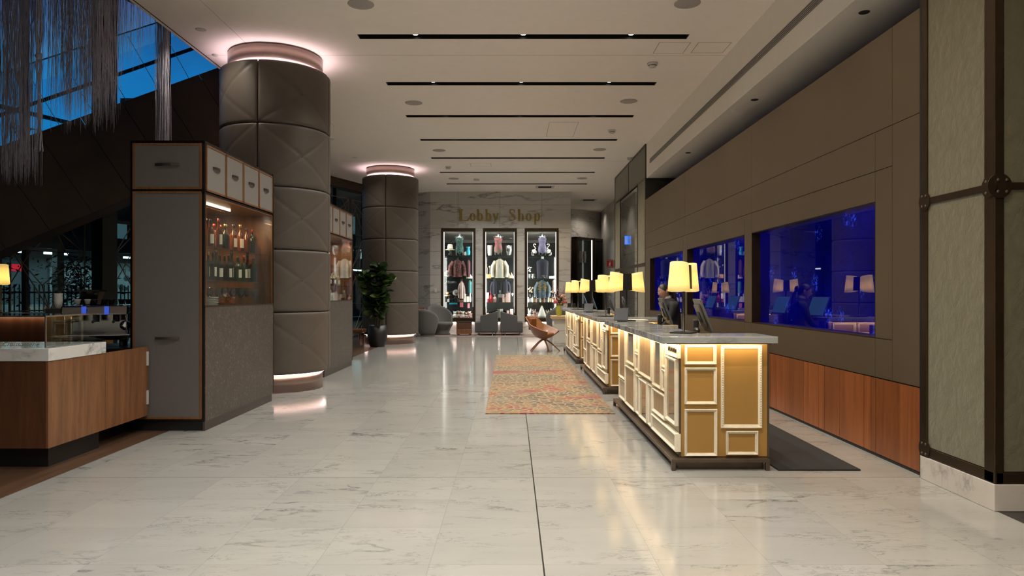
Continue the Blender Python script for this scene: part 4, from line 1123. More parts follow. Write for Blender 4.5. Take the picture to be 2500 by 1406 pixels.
mat('navy', (0.010, 0.012, 0.032), 0.7); mat('ivory_knit', (0.60, 0.52, 0.42), 0.9, var=.2, vscale=40, bump=.6, bscale=40); mat('maroon', (0.05, 0.008, 0.016), .7)
mat('tan', (0.45, 0.22, 0.10), .6); mat('pink', (0.65, 0.16, 0.22), .5); mat('rose', (0.48, 0.33, 0.31), .5); mat('red', (0.45, 0.02, 0.03), .4); mat('gold_foil', (0.55, 0.38, 0.14), .3, .7); mat('teal_cloth', (0.015, 0.09, 0.09), .7)
mat('brown_stain', (0.18, 0.08, 0.04), .5); mat('blush', (0.68, 0.45, 0.42), .6); mat('silver', (0.6, 0.6, 0.6), .2, .9); mat('sand', (0.45, 0.35, 0.24), .7)

YD = 26.55; KD = YD / F
def dl(px, py): return Vector(((px - VX) * KD, YD, CAMZ - (py - VY) * KD))
def ell(w, d, z, cx=0, cy=0, n=18): return [(cx + w * math.cos(2 * PI * i / n), cy + d * math.sin(2 * PI * i / n), z) for i in range(n)]
TOR = [(0.0, .125, .10), (.12, .150, .12), (.22, .168, .135), (.30, .165, .13), (.42, .130, .105), (.50, .122, .10), (.62, .158, .125), (.70, .165, .115), (.745, .185, .09), (.775, .15, .075), (.80, .065, .06), (.85, .05, .05), (.90, .055, .055)]
def torso(px, py, hpx, suit, label):
    p = dl(px, py); o = thing('mannequin', label, 'mannequin', p)
    k = hpx * KD / .90
    b = MB().loft([ell(w * k, d * k, z * k) for z, w, d in TOR[1:]])
    for s in (-1, 1):
        b.loft([ell(.075 * k, .085 * k, z * k, s * .085 * k) for z in (0, .06, .14, .2)])
        b.ball((s * .165 * k, 0, .738 * k), (.05 * k, .055 * k, .045 * k), 10, 7)
    b.build('form', 'gloss_black', o)
    s_ = MB().loft([ell((w + .008) * k, (d + .008) * k, z * k) for z, w, d in TOR[1:9] if z < .72], cap=False)
    s_.loft([ell(.02 * k, .05 * k, .02 * k), ell(.07 * k, .10 * k, .08 * k), ell((.168) * k, .128 * k, .13 * k)], cap=False)
    for q in (-1, 1):
        s_.tube([(q * .085 * k, -.125 * k, .69 * k), (q * .10 * k, -.10 * k, .77 * k), (q * .10 * k, 0, .81 * k), (q * .08 * k, .1 * k, .7 * k)], .012 * k, 6)
    s_.build('swimsuit', suit, o)
    return o
torso(1122, 623.5, 53, 'suit_green', 'black torso in a green patterned swimsuit between the white hat and the blue vase')
torso(1216.5, 623.5, 54, 'suit_pink', 'black torso in a pink and green swimsuit in the middle display case')
torso(1324, 623.5, 54, 'suit_violet', 'black torso in a violet patterned swimsuit between two white flamingos')
def garment(px, ytop, ybot, wpx, mt, label, sleeves=True, open_=None, slope=.22, neck=True, nm='jacket', cat='clothing', form='gloss_black', flare=1.0):
    p = dl(px, ybot); H = (ybot - ytop) * KD; W = wpx * KD / 2
    o = thing(nm, label, cat, p)
    bw = W * (.62 if sleeves else .9)
    rings = [(0.0, bw * flare, .10), (.3 * H, bw * .97 * flare ** .5, .10), (.65 * H, bw * .95, .115), (.82 * H, bw * 1.0, .105), (.90 * H, bw * .85, .085), (.97 * H, bw * .40, .06), (H, bw * .32, .05)]
    jt_ = .07 if mt == 'ivory_knit' else 0
    fold = lambda ps, z: [(x * (1 + rnd.uniform(-jt_, jt_)), y * (1 + .10 * math.sin(i * 1.9 + px) * (1 - z / H * .8) + rnd.uniform(-jt_, jt_)), zz) for i, (x, y, zz) in enumerate(ps)]
    b = MB().loft([fold(ell(w, d, z, n=36), z) for z, w, d in rings], cap=False)
    if sleeves:
        for s in (-1, 1):
            b.tube([(s * bw * .78, 0, .86 * H), (s * W * .86, -.01, .60 * H), (s * W * .92, -.03, .30 * H), (s * W * .86, -.05, .05 * H)], [.085 * W / .28, .078 * W / .28, .068 * W / .28, .058 * W / .28], 10)
    b.build('garment', mt, o)
    if open_: 
        MB().grid(lambda u, v: ((-.5 + u) * bw * .75 * (1 - .45 * v), -.118 - .004 * math.sin(u * 30), .01 + v * H * .86), 10, 6).build('front_opening', open_, o)
    if neck: MB().lathe([(.055, .90 * H), (.045, 1.02 * H), (.045, 1.12 * H), (.0, 1.13 * H)], 14).build('neck_form', form, o)
    return o
garment(1117, 634, 676, 40, 'blouse_flower', 'dark flowered blouse in the left display case', nm='blouse')
garment(1220, 632, 679, 39, 'ivory_knit', 'ivory knitted jacket on the second shelf of the middle display case', open_='plain_white')
garment(1324.5, 632, 680, 34, 'navy', 'navy loose top with bare collar in the right display case', sleeves=False, form='plain_white', nm='blouse', flare=.9)
garment(1324, 684, 727, 36, 'denim', 'faded denim jacket with gold motif in the right display case')
q_ = dl(1324, 706); mo_ = MB()
for i in range(2):
    for j in range(5): mo_.box(-.17 + i * .20 + (j % 2) * .03, -.06 + i * .20 + (j % 2) * .02, -.125, -.115, -.02 + j * .055, .02 + j * .055)
jk = [o for o in C.objects if o.get('label', '').startswith('faded denim')][0]
mo_.v = [(x, y + .005, z + q_.z - jk.location.z) for x, y, z in mo_.v]
mo_.build('gold_motif', 'gold_foil', jk)
garment(1127, 686, 729, 16, 'rose', 'pale pink robe hanging in the left display case', nm='robe')
garment(1208, 684, 718, 20, 'navy', 'dark navy jacket hanging left behind the perfume boxes', nm='jacket')
garment(1234, 684, 716, 22, 'navy', 'dark navy jacket hanging right behind the perfume boxes', nm='jacket')
garment(1144, 634, 676, 11, 'maroon', 'maroon scarf hung beside the flowered blouse', sleeves=False, neck=False, nm='scarf')
garment(1147, 684, 715, 12, 'teal_cloth', 'teal cloth hanging at the right of the left display case', sleeves=False, neck=False, nm='scarf')
garment(1353, 682, 712, 10, 'blush', 'pale pink scarf at the right edge of the right display case', sleeves=False, neck=False, nm='scarf')
def hat(px, py, w, h, mt, label, stand=0.0, tilt=0.0):
    p = dl(px, py); r = w * KD / 2; hh = h * KD; st = stand * KD
    o = thing('hat', label, 'hat', p)
    T = Matrix.Translation((0, 0, st)) @ Matrix.Rotation(tilt, 4, 'X')
    MB().lathe([(r, -.01), (r * .98, .0), (r * .55, .02), (r * .5, hh * .8), (r * .4, hh), (0, hh * 1.02)], 22, mtx=T).build('hat_body', mt, o)
    MB().lathe([(r * .57, .02), (r * .545, .05)], 22, mtx=T).build('hat_band', 'gloss_black' if mt != 'straw' else 'sand', o)
    if stand: MB().lathe([(.085, 0), (.06, st * .3), (.045, st * .8), (.09, st), (0, st * 1.05)], 16).build('hat_stand', 'crystal', o)
    return o
hat(1099, 623.5, 25, 13, 'straw', 'white wide brimmed hat on a glass stand in the left display case', 14)
hat(1093, 668, 19, 9, 'felt_grey', 'grey felt hat with a dark band below the white hat', 0, 1.0)
hat(1092.5, 720, 14, 7, 'tan', 'orange tan hat above the black goods in the left display case', 0, .3)
hat(1113.5, 714, 17, 9, 'felt_grey', 'dark grey hat right of the orange tan hat', 0, 1.1)
def lat(name, px, py, w, h, prof, mt, label, cat, group=None, dy=0.0, n=16):
    p = dl(px, py); p.y += dy; r = w * KD / 2; hh = h * KD
    return tag(MB().lathe([(a * r, b * hh) for a, b in prof], n).build(name, mt, loc=p), label, cat, group)
VASE = [(.55, 0), (.8, .08), (.95, .35), (.7, .62), (.55, .78), (.95, 1), (.85, 1), (.45, .78), (0, .7)]
CYLV = [(.75, 0), (.85, .2), (1, .95), (1, 1), (.9, 1), (.8, .1), (0, .08)]
GOB = [(.45, 0), (.75, .1), (1, .5), (.97, 1), (.9, 1), (.9, .5), (.65, .14), (0, .12)]
lat('vase', 1143, 623.5, 12, 21, VASE, 'cyan_glaze', 'bright blue vase right of the green swimsuit', 'vase')
tag(MB().ball((0, 0, .07), (.09, .06, .07), 10, 7, jit=.2).build('shell_ornament', 'plain_white', loc=dl(1136, 623.5)), 'small white ornament at the foot of the blue vase', 'ornament')
lat('vase', 1196, 623.5, 12.5, 24.5, CYLV, 'plain_white', 'tall white vase left of the pink swimsuit', 'vase')
lat('vase', 1242.5, 623.5, 16, 24, GOB, 'silver', 'clear silver goblet vase right of the pink swimsuit', 'vase')
def flamingo(px, py, hpx, flip, label):
    p = dl(px, py); k = hpx * KD; o = thing('flamingo_figure', label, 'figurine', p)
    s = -1 if flip else 1
    MB().ball((0, 0, .40 * k), (.24 * k, .14 * k, .15 * k), 14, 9, Matrix.Rotation(s * .5, 4, 'Y')).tube([(s * .17 * k, 0, .48 * k), (s * .30 * k, 0, .60 * k), (s * .22 * k, 0, .74 * k), (s * .10 * k, 0, .86 * k), (s * .12 * k, 0, .97 * k), (s * .22 * k, 0, .99 * k), (s * .30 * k, 0, .93 * k)], [.07 * k, .05 * k, .04 * k, .036 * k, .04 * k, .055 * k, .045 * k], 8).build('bird_body', 'plain_white', o)
    MB().tube([(s * .30 * k, 0, .93 * k), (s * .35 * k, 0, .86 * k), (s * .33 * k, 0, .81 * k)], [.04 * k, .025 * k, .008 * k], 6).build('beak', 'gloss_black', o)
    for q in (-.05, .06):
        MB().tube([(q * k, 0, .3 * k), ((q + .02) * k, 0, .15 * k), (q * k, 0, .03 * k), (q * k + s * .10 * k, 0, .008)], .02 * k, 6).build('leg', 'plain_white', o)
flamingo(1299.5, 623.5, 28, False, 'white flamingo figure left of the violet swimsuit')
flamingo(1344, 623.5, 28, True, 'white flamingo figure right of the violet swimsuit')
def boxy(px, py, w, h, mt, label, cat='box', nm='gift_box', group=None, dy=0.0, d=.12):
    p = dl(px, py); p.y += dy; a = w * KD / 2
    return tag(MB().box(-a, a, -d / 2, d / 2, 0, h * KD).build(nm, mt, loc=p, bevel=.006), label, cat, group)
def shoe(px, py, w, h, mt, label, flip=1):
    p = dl(px, py); k = w * KD; hh = h * KD; o = thing('shoe', label, 'shoe', p, rnd.uniform(-.4, .4))
    b = MB().loft([[(x * k * flip, y * .06 * wd, z * hh) for y, z in ((-1, .0), (1, .0), (1, t_ * .7), (.5, t_), (-.5, t_), (-1, t_ * .7))] for x, wd, t_ in ((-.5, .4, .5), (-.42, .8, 1), (-.1, .8, .75), (.2, 1, .45), (.42, .8, .35), (.5, .3, .2))])
    b.build('upper', mt, o)
    MB().loft([[(x * k * flip, y * .066 * wd, z) for y, z in ((-1, -.0), (1, -.0), (1, .02), (-1, .02))] for x, wd in ((-.52, .5), (-.3, .9), (.25, 1.05), (.52, .4))], smooth=False).build('sole', 'sand', o)
shoe(1143, 680, 9, 13, 'plain_white', 'white shoe left of a pair under the maroon scarf'); shoe(1149, 680, 8, 15, 'plain_white', 'white shoe right of a pair under the maroon scarf')
shoe(1245, 679.5, 8, 15, 'sand', 'beige shoe beside the ivory knitted jacket'); shoe(1251, 679.5, 8, 15, 'sand', 'beige shoe farthest right beside the ivory knitted jacket')
boxy(1193, 679.5, 13, 10, 'tan', 'tan leather box left of the ivory knitted jacket')
for i, (x, h) in enumerate(((1190, 24), (1195, 20), (1199, 17))):
    o = thing('dried_flower', '%s dried flower stem from the left over the tan leather box' % ORD[i], 'dried flower', dl(x, 669), 0, 'dried flowers over the tan box')
    MB().tube([(0, 0, 0), (.01, 0, h * KD * .5), (.04 * (i - 1), 0, h * KD * .9)], .005, 5).build('stalk', 'sand', o)
    MB().ball((.04 * (i - 1), 0, h * KD * .9), .03, 8, 6, jit=.2).build('blossom', 'sand', o)
# left case, lower shelves
for i in range(7): lat('glass_bottle', 1087 + i * 4.4, 694, 3.4, 8 + (i % 3) * 2, GOB, 'crystal', '%s small glass from the left on the little shelf under the grey felt hat' % ORD[i], 'glass', 'small glasses under the felt hat')
tag(MB().box(-.27, .27, -.12, .12, -.012, 0).build('small_glass_shelf', 'shelf_glass', loc=dl(1101, 694)), 'short glass shelf carrying small glasses in the left display case', 'shelf')
k_ = dl(1104, 737.5)
tag(MB().lathe([(.14, -.02), (.17, 0), (.14, .02), (.11, 0), (.14, -.02)], 24, mtx=Matrix.Translation((0, 0, .24)) @ Matrix.Rotation(1.35, 4, 'X')).box(-.015, .015, -.03, .03, 0, .1).build('round_ornament', 'gloss_black', loc=k_), 'black ring ornament below the dark grey hat', 'ornament')
for i, (x, w, h, mt, cn) in enumerate(((1089, 5, 14, 'gloss_black', 'black'), (1095, 5, 8, 'felt_grey', 'grey'), (1113, 5, 12, 'gloss_black', 'tall black'), (1119, 5, 9, 'charcoal', 'small black'))):
    boxy(x, 737.5, w, h, mt, '%s box by the black ring ornament in the left display case' % cn)
boxy(1127, 737.5, 11, 6, 'brown_stain', 'brown leather box below the pale pink robe')
boxy(1135, 737.5, 6, 20, 'plain_white', 'tall white box right of the pale pink robe'); boxy(1142, 737.5, 6, 14, 'cream_label', 'cream box right of the tall white box')
lat('glass_bottle', 1148, 737.5, 6, 22, VASE, 'plain_white', 'white pinch necked bottle at the right end over the pink bags', 'bottle')
boxy(1107, 743, 20, 4, 'cyan_glaze', 'flat turquoise box under the black goods'); boxy(1127, 749.5, 8, 11, 'pink', 'pink bag below the brown leather box', 'bag', 'paper_bag')
boxy(1144, 752, 5, 12, 'pink', 'narrow pink bag right of the pink bag', 'bag', 'paper_bag')
for i, (x, s, mt) in enumerate(((1111, 13, 'plain_white'), (1121, 14, 'mixed_toy'), (1130, 13, 'plain_white'), (1138, 11, 'mixed_toy'), (1146, 13, 'mixed_toy'), (1150, 9, 'rose'))):
    p = dl(x, 776); k = s * KD / 2
    o = thing('soft_toy', '%s soft toy from the left on the bottom shelf of the left display case' % ORD[i], 'toy', p, 0, 'soft toys on the bottom shelf')
    MB().ball((0, 0, k * .8), (k * .85, k * .7, k * .8), 10, 7, jit=.08).ball((0, -.02, k * 1.9), (k * .6, k * .55, k * .55), 10, 7).ball((-k * .45, 0, k * 2.35), k * .25, 8, 5).ball((k * .45, 0, k * 2.35), k * .25, 8, 5).build('toy_body', mt, o)
    MB().ball((-k * .5, -k * .5, k * .25), (k * .35, k * .4, k * .25), 8, 5).ball((k * .5, -k * .5, k * .25), (k * .35, k * .4, k * .25), 8, 5).build('paws', 'rose', o)
# middle case
def perfume(px, py, w, h, mt, label, sq=True, cap='plain_white', group=None):
    p = dl(px, py); a = w * KD / 2; hh = h * KD
    o = thing('perfume_bottle', label, 'bottle', p, 0, group)
    if sq: MB().box(-a, a, -.05, .05, 0, hh * .68).build('flask', mt, o, bevel=.01)
    else: MB().lathe([(a * .7, 0), (a, hh * .2), (a * .95, hh * .5), (a * .3, hh * .68)], 14).build('flask', mt, o)
    MB().lathe([(a * .3, hh * .66), (a * .3, hh * .76), (a * .62, hh * .78), (a * .7, hh * .95), (0, hh)], 14).build('stopper', cap, o)
boxy(1190, 738, 7, 24, 'plain_white', 'white box with a dark disc at the left of the perfumes'); perfume(1198.5, 738, 8, 29, 'red', 'tall red perfume flask', False, 'red')
boxy(1192, 738, 5, 9, 'red', 'small red box before the white box', dy=-.1); perfume(1208, 738, 9, 22, 'blush', 'round pale pink perfume flask', False, 'rose'); boxy(1202, 738, 5, 10, 'red', 'small red box right of the tall red flask', dy=-.12)
perfume(1221.5, 738, 12, 30, 'silver', 'big square perfume flask with a fan stopper'); boxy(1221.5, 738, 9, 12, 'gloss_black', 'black gift box before the big square flask', dy=-.14)
boxy(1229, 738, 5, 20, 'blush', 'narrow pink box right of the big square flask'); boxy(1240, 738, 12, 27, 'rose', 'wide pale pink box right of the perfumes'); perfume(1251, 738, 7, 23, 'crystal', 'clear perfume flask at the right end of the perfumes')
perfume(1233, 738, 4, 12, 'gold_foil', 'small gold perfume flask before the pale pink box')
for i, (x, w, h, mt, cn) in enumerate(((1190, 7, 12, 'rose', 'pink'), (1199, 8, 9, 'sand', 'beige'), (1210, 7, 12, 'cream_label', 'cream'), (1216.5, 5, 22, 'silver', 'silver'), (1224, 8, 22, 'plain_white', 'white'), (1232, 7, 9, 'gloss_black', 'black'), (1240, 6, 18, 'blush', 'blush'), (1249, 8, 22, 'rose', 'tall pink'))):
    boxy(x, 776, w, h, mt, '%s box, %s from the left on the bottom shelf of the middle display case' % (cn, ORD[i]), group='boxes on the bottom shelf')
# right case
def posy(px, py, w, h, mt, pot, label):
    p = dl(px, py); o = thing('potted_flowers', label, 'flowers', p); k = w * KD / 2; hh = h * KD
    MB().lathe([(k * .5, 0), (k * .7, hh * .35), (k * .6, hh * .37), (0, hh * .3)], 14).build('pot', pot, o)
    b = MB()
    for i in range(11):
        a = i * 2.4; r = k * .9 * math.sqrt((i + .5) / 11)
        b.ball((r * math.cos(a), r * math.sin(a) * .6, hh * .75 + .08 * math.sin(i * 1.7)), k * .3, 7, 5, jit=.15)
    b.build('blooms', mt, o)
posy(1293, 680, 10, 30, 'plain_white', 'silver', 'white posy left of the navy top'); lat('teapot_dish', 1302, 680, 12, 11, VASE, 'silver', 'silver dish left of the navy top', 'dish')
boxy(1348.5, 680, 17, 6, 'plain_white', 'flat white box right of the navy top')
for i in range(4): lat('glass_bottle', 1319 + i * 4.5, 680, 3, 8, GOB, 'crystal', '%s small glass from the left before the navy top' % ORD[i], 'glass', 'small glasses before the navy top', -.16)
posy(1296, 727, 14, 26, 'sand', 'gloss_black', 'dry flower posy left of the denim jacket'); posy(1347, 727, 12, 24, 'sand', 'gloss_black', 'dry flower posy right of the denim jacket')
for i in range(14):
    x = 1290 + i * 4.9
    mt, cn = (('rose', 'pink'), ('silver', 'silver'), ('plain_white', 'white'), ('gold_foil', 'gold'))[i % 4]
    perfume(x, 738, 4.2, 13 + (i * 7) % 9, mt, 'small %s flask, %s from the left in the row below the denim jacket' % (cn, ORD[i]), i % 2 == 0, 'plain_white', 'row of flasks below the denim jacket')
p = dl(1323, 776); o = thing('doll_dress', 'white fluffy dress on the bottom shelf of the right display case', 'dress', p)
MB().lathe([(.17, 0), (.16, .1), (.09, .28), (.05, .38), (.03, .42), (0, .43)], 26).build('skirt', 'plain_white', o); MB().ball((0, 0, .42), .04, 8, 6).build('bodice', 'blush', o)
for i, (x, s, mt, cn) in enumerate(((1293, 15, 'plain_white', 'white'), (1304, 14, 'rose', 'pink'), (1311, 10, 'blush', 'blush'), (1336, 13, 'sand', 'beige'), (1348, 15, 'plain_white', 'pale'))):
    p = dl(x, 776); k = s * KD / 2
    o = thing('soft_toy', '%s soft toy, %s from the left on the bottom shelf beside the fluffy dress' % (cn, ORD[i]), 'toy', p, 0, 'soft toys beside the fluffy dress')
    MB().ball((0, 0, k * .8), (k * .85, k * .7, k * .8), 10, 7, jit=.08).ball((0, -.02, k * 1.9), (k * .6, k * .55, k * .55), 10, 7).ball((-k * .4, 0, k * 2.6), (k * .2, k * .15, k * .5), 8, 5).ball((k * .4, 0, k * 2.6), (k * .2, k * .15, k * .5), 8, 5).build('toy_body', mt, o)
    MB().ball((0, -k * .6, k * 1.75), k * .12, 6, 4).build('nose', 'gloss_black', o)

# ------------------------------------------------------------ passage cases on the far right
def passage_case(px0, px1, Y0, Y1, label):
    a, b_ = Vector(((px0 - VX) * Y0 / F, Y0, 0)), Vector(((px1 - VX) * Y1 / F, Y1, 0))
    W = (b_ - a).length; rz = math.atan2(b_.y - a.y, b_.x - a.x)
    o = thing('passage_display_case', label, 'display case', (a.x, a.y, .4), rz, 'narrow display cases in the passage')
    H = 3.55
    MB().box(0, .09, -.3, 0, 0, H).box(W - .09, W, -.3, 0, 0, H).box(0, W, -.3, 0, H - .1, H).box(0, W, -.3, 0, 0, .1).build('case_frame', 'bronze_dark', o, bevel=.004)
    MB().box(.09, W - .09, -.02, -.01, .1, H - .1).build('case_back', 'case_back', o)
    for z in (2.45, 1.5): MB().box(.09, W - .09, -.25, -.03, z - .01, z).build('glass_shelf', 'shelf_glass', o)
    MB().box(W - .135, W - .095, -.283, -.26, .1, H - .1).build('light_strip', 'led_white', o)
    MB().box(.09, W - .09, -.29, -.285, .1, H - .1).build('case_pane', 'glass', o)
    return o, W
o, W = passage_case(1395, 1437, 30.9, 31.75, 'narrow lit display case in the passage, nearer the shop wall')
o2, W2 = passage_case(1438, 1467, 31.8, 32.45, 'narrow lit display case in the passage, next to the red sign')
for i, q in enumerate((.35, .6)):
    b = MB().loft([ell(.09 - .02 * math.sin(z * 9), .06, z * .5, q * W, -.14) for z in (0, .2, .4, .6, .8, 1.0)])
    d = Matrix.LocRotScale(o.location, o.rotation_euler.to_quaternion(), (1, 1, 1))
    b.v = [tuple(d @ (Vector(v) + Vector((0, 0, 2.45)))) for v in b.v]
    tag(b.build('vase', 'rose'), '%s slim pink vase from the left in the nearer passage display case' % ORD[i], 'vase', 'pink vases in the passage case')
# ------------------------------------------------------------ rug and mats
def rug_mat():
    m = bpy.data.materials.new('rug_pile'); m.use_nodes = True
    t = NT(m.node_tree); p = t.n['Principled BSDF']
    pos = t.add('ShaderNodeNewGeometry').outputs['Position']
    wob = t.vmath('SCALE', t.add('ShaderNodeTexNoise', Vector=pos, Scale=2.5, Detail=3.0).outputs['Color'], 0.22)
    co = t.add('ShaderNodeMapping', Vector=t.vmath('ADD', pos, wob), Scale=(10.5, 7.0, 1)).outputs[0]
    v = t.add('ShaderNodeTexVoronoi', dict(feature='F1', voronoi_dimensions='2D'), Vector=co, Scale=1.0)
    e = t.add('ShaderNodeTexVoronoi', dict(feature='DISTANCE_TO_EDGE', voronoi_dimensions='2D'), Vector=co, Scale=1.0)
    big = t.noise(t.add('ShaderNodeMapping', Vector=pos, Scale=(0.42, 1.0, 1)).outputs[0], 1.15, 4, .6, .8)
    big2 = t.noise(t.add('ShaderNodeMapping', Vector=pos, Location=(5, 3, 0), Scale=(0.7, 0.8, 1)).outputs[0], 1.5, 3)
    rv = t.add('ShaderNodeSeparateColor', Color=v.outputs['Color']).outputs[0]
    k = t.math('ADD', t.math('MULTIPLY', rv, 0.11), t.math('SUBTRACT', big, 0.035))
    c = t.ramp(k, [(0.30, (0.085, 0.08, 0.052)), (0.41, (0.125, 0.105, 0.055)), (0.46, (0.085, 0.052, 0.045)), (0.52, (0.17, 0.115, 0.05)), (0.575, (0.25, 0.14, 0.05)), (0.60, (0.22, 0.045, 0.03)), (0.68, (0.20, 0.035, 0.03)), (0.72, (0.17, 0.09, 0.07))])
    c = t.mix(t.ramp(big2, [(0.55, 0.0), (0.66, 0.75)]), c, (0.135, 0.13, 0.09))
    line_ = t.math('LESS_THAN', e.outputs['Distance'], t.math('ADD', 0.07, t.math('MULTIPLY', rv, 0.11)))
    smear = t.math('MULTIPLY', line_, t.ramp(big, [(0.57, 0.85), (0.63, 0.10)]))
    c = t.mix(smear, c, (0.26, 0.215, 0.135))
    t.put(p.inputs['Base Color'], c); p.inputs['Roughness'].default_value = 0.95; p.inputs['Sheen Weight'].default_value = 0.2
    b = t.add('ShaderNodeBump', Strength=0.3, Distance=0.004, Height=t.noise(pos, 400, 2)); t.l.new(b.outputs[0], p.inputs['Normal'])
    M['rug_pile'] = m
rug_mat()
mat('mat_black', (0.022, 0.021, 0.021), 0.95, var=.35, vscale=150, bump=.6, bscale=250)
mat('lounge_carpet', (0.22, 0.17, 0.15), 0.95, var=.3, vscale=4)
r = MB().add([(-.332, 8.82, 0), (1.282, 8.82, 0), (1.255, 17.2, 0), (-.377, 17.2, 0), (-.332, 8.82, .012), (1.282, 8.82, .012), (1.255, 17.2, .012), (-.377, 17.2, .012)], [(4, 5, 6, 7), (0, 1, 5, 4), (1, 2, 6, 5), (2, 3, 7, 6), (3, 0, 4, 7)])
tag(r.build('patterned_rug', 'rug_pile'), 'long multicoloured pebble patterned rug on the marble before the desks', 'rug')
tag(MB().box(2.25, 2.945, 6.0, 18.6, 0, .014).build('floor_mat', 'mat_black'), 'black ribbed mat behind the reception desks', 'mat')
tag(MB().box(-3.3, 1.35, 24.4, 26.2, 0, .012).build('lounge_rug', 'lounge_carpet'), 'muted brown rug under the sofas in front of the shop', 'rug')

# ------------------------------------------------------------ lounge
mat('sofa_grey', (0.075, 0.075, 0.078), 0.85, var=.06, vscale=120, bump=.15, bscale=500, sheen=.15)
mat('felt_lounge', (0.13, 0.126, 0.122), 0.85, var=.06, vscale=120, sheen=.15)
mat('cognac', (0.175, 0.060, 0.018), 0.36, var=.12, vscale=5, coat=.15)
def sofa(x, y, flip, label):
    o = thing('sofa', label, 'sofa', (x, y, .012), 0, 'back to back sofas'); s = -1 if flip else 1
    D = 1.15
    def pr(m, poly, y0, y1):
        pts = [(s * a, b_) for a, b_ in poly]
        if flip: pts = pts[::-1]
        T = Matrix(((1, 0, 0, 0), (0, 0, 1, 0), (0, 1, 0, 0), (0, 0, 0, 1)))
        n = len(pts); v = [(a, y0, b_) for a, b_ in pts] + [(a, y1, b_) for a, b_ in pts]
        m.add(v, [tuple(range(n)), tuple(range(2 * n - 1, n - 1, -1))] + [((i + 1) % n, i, n + i, n + (i + 1) % n) for i in range(n)])
    for nm, poly, y0, y1 in (('seat', [(0, .13), (.66, .13), (.66, .47), (.02, .47), (0, .44)], 0, D), ('arm', [(.19, .13), (.80, .13), (.80, .84), (.78, .845), (.19, .69)], -.015, .10), ('backrest', [(.60, .13), (.80, .13), (.80, .84), (.72, .84)], .1, D), ('plinth', [(.01, .10), (.78, .10), (.78, .135), (.01, .135)], .01, D - .01)):
        m = MB(); pr(m, poly, y0, y1); m.build(nm, 'sofa_grey', o, bevel=.02 if nm != 'plinth' else .004)
    for a, yy in ((.10, .06), (.62, .06), (.74, .08), (.10, D - .1), (.7, D - .1)):
        MB().cyl((s * a, yy, 0), (s * a, yy, .11), .010, n=8).build('leg', 'steel', o)
sofa(-1.31, 25.05, False, 'grey sofa facing left, back to back with its twin before the middle shop window')
sofa(.385, 25.05, True, 'grey sofa facing right, back to back with its twin before the middle shop window')
def shell(o, name, mt, r0, r1, zb, hts, ang, parent=None, solid=.03, n=30, seatz=.40, front=.0, cone=None):
    "curved back shell: back towards -x, open towards +x"
    def fn(u, v):
        a = PI - ang / 2 + ang * u
        c_ = math.cos((u - .5) * PI)
        h = hts[1] + (hts[0] - hts[1]) * c_ ** 1.3
        r = r0 + (r1 - r0) * v ** .8
        return (r * math.cos(a) * (1 + .10 * v), r * math.sin(a), zb + h * v)
    return MB().grid(fn, n, 8).build(name, mt, o, solid=solid)
def blob_chair(x, y, rz, label, s=1.0):
    o = thing('lounge_chair', label, 'chair', (x, y, .012), rz, 'grey shell lounge chairs')
    MB().lathe([(.24 * s, 0), (.26 * s, .02), (.20 * s, .10), (.24 * s, .2), (.32 * s, .34), (.345 * s, .40), (.32 * s, .45), (0, .46)], 26, sx=1.05).build('seat', 'felt_lounge', o)
    def fn(u, v):
        a = PI - 1.55 + 3.1 * u; c_ = max(0, math.cos((u - .5) * PI))
        h = (.40 + .50 * c_ ** .55) * s; q = h * v / (.90 * s)
        r = (.19 + .29 * q ** .6) * s
        return (r * math.cos(a), r * math.sin(a), .03 + h * v)
    MB().grid(fn, 30, 10).build('backrest', 'felt_lounge', o, solid=.05 * s)
blob_chair(-2.95, 24.75, 1.35, 'grey shell lounge chair nearest the second column')
blob_chair(-2.52, 25.68, -.9, 'grey shell lounge chair behind the other, before the left shop window', 1.15)
blob_chair(1.62, 25.4, 1.9, 'grey shell lounge chair behind the cognac leather chair', 1.1)
def stool_table(x, y, label, w, h, t1, t2):
    o = thing('side_table', label, 'table', (x, y, .012), 0, None)
    MB().box(-w / 2, w / 2, -w / 2, w / 2, .05, h * .5).build('lower_drawer', t2, o, bevel=.006); MB().box(-w / 2, w / 2, -w / 2, w / 2, h * .5 + .006, h).build('upper_drawer', t1, o, bevel=.006)
    MB().box(-w / 2 - .02, w / 2 + .02, -w / 2, w / 2, h, h + .025).build('top', 'black_metal', o)
    for a in (-1, 1):
        for b_ in (-1, 1): MB().cyl((a * w * .4, b_ * w * .4, 0), (a * w * .4, b_ * w * .4, .05), .03, n=8).build('foot', t2, o)
stool_table(-1.70, 25.30, 'small two tone wooden side table left of the sofas', .52, .46, 'walnut_dark', 'walnut')
def coffee_table(x, y, label):
    o = thing('coffee_table', label, 'table', (x, y, 0))
    MB().box(-.45, .45, -.3, .3, .36, .47).build('table_top', 'walnut', o, bevel=.02)
    for a in (-1, 1):
        for b_ in (-1, 1): MB().cyl((a * .36, b_ * .22, .36), (a * .38, b_ * .24, 0), .03, .02, 8).build('leg', 'walnut', o)
coffee_table(-4.72, 20.6, 'low wooden table behind the far bar cabinet left of the fig plant')
o = thing('wooden_chair', 'brown wooden chair half hidden behind the second column', 'chair', (-3.35, 25.9, .012), .3)
MB().box(-.22, .22, -.2, .2, .42, .46).build('seat', 'walnut', o, bevel=.01)
MB().grid(lambda u, v: (-.24 + .48 * u, .2 + .06 * math.sin(PI * u) + .05 * v, .5 + .45 * v), 10, 4).build('backrest', 'cognac', o, solid=.025)
for a in (-1, 1):
    for b_ in (-1, 1): MB().cyl((a * .18, b_ * .16, .42), (a * .2, b_ * .19, 0), .018, .013, 8).build('leg', 'walnut', o)

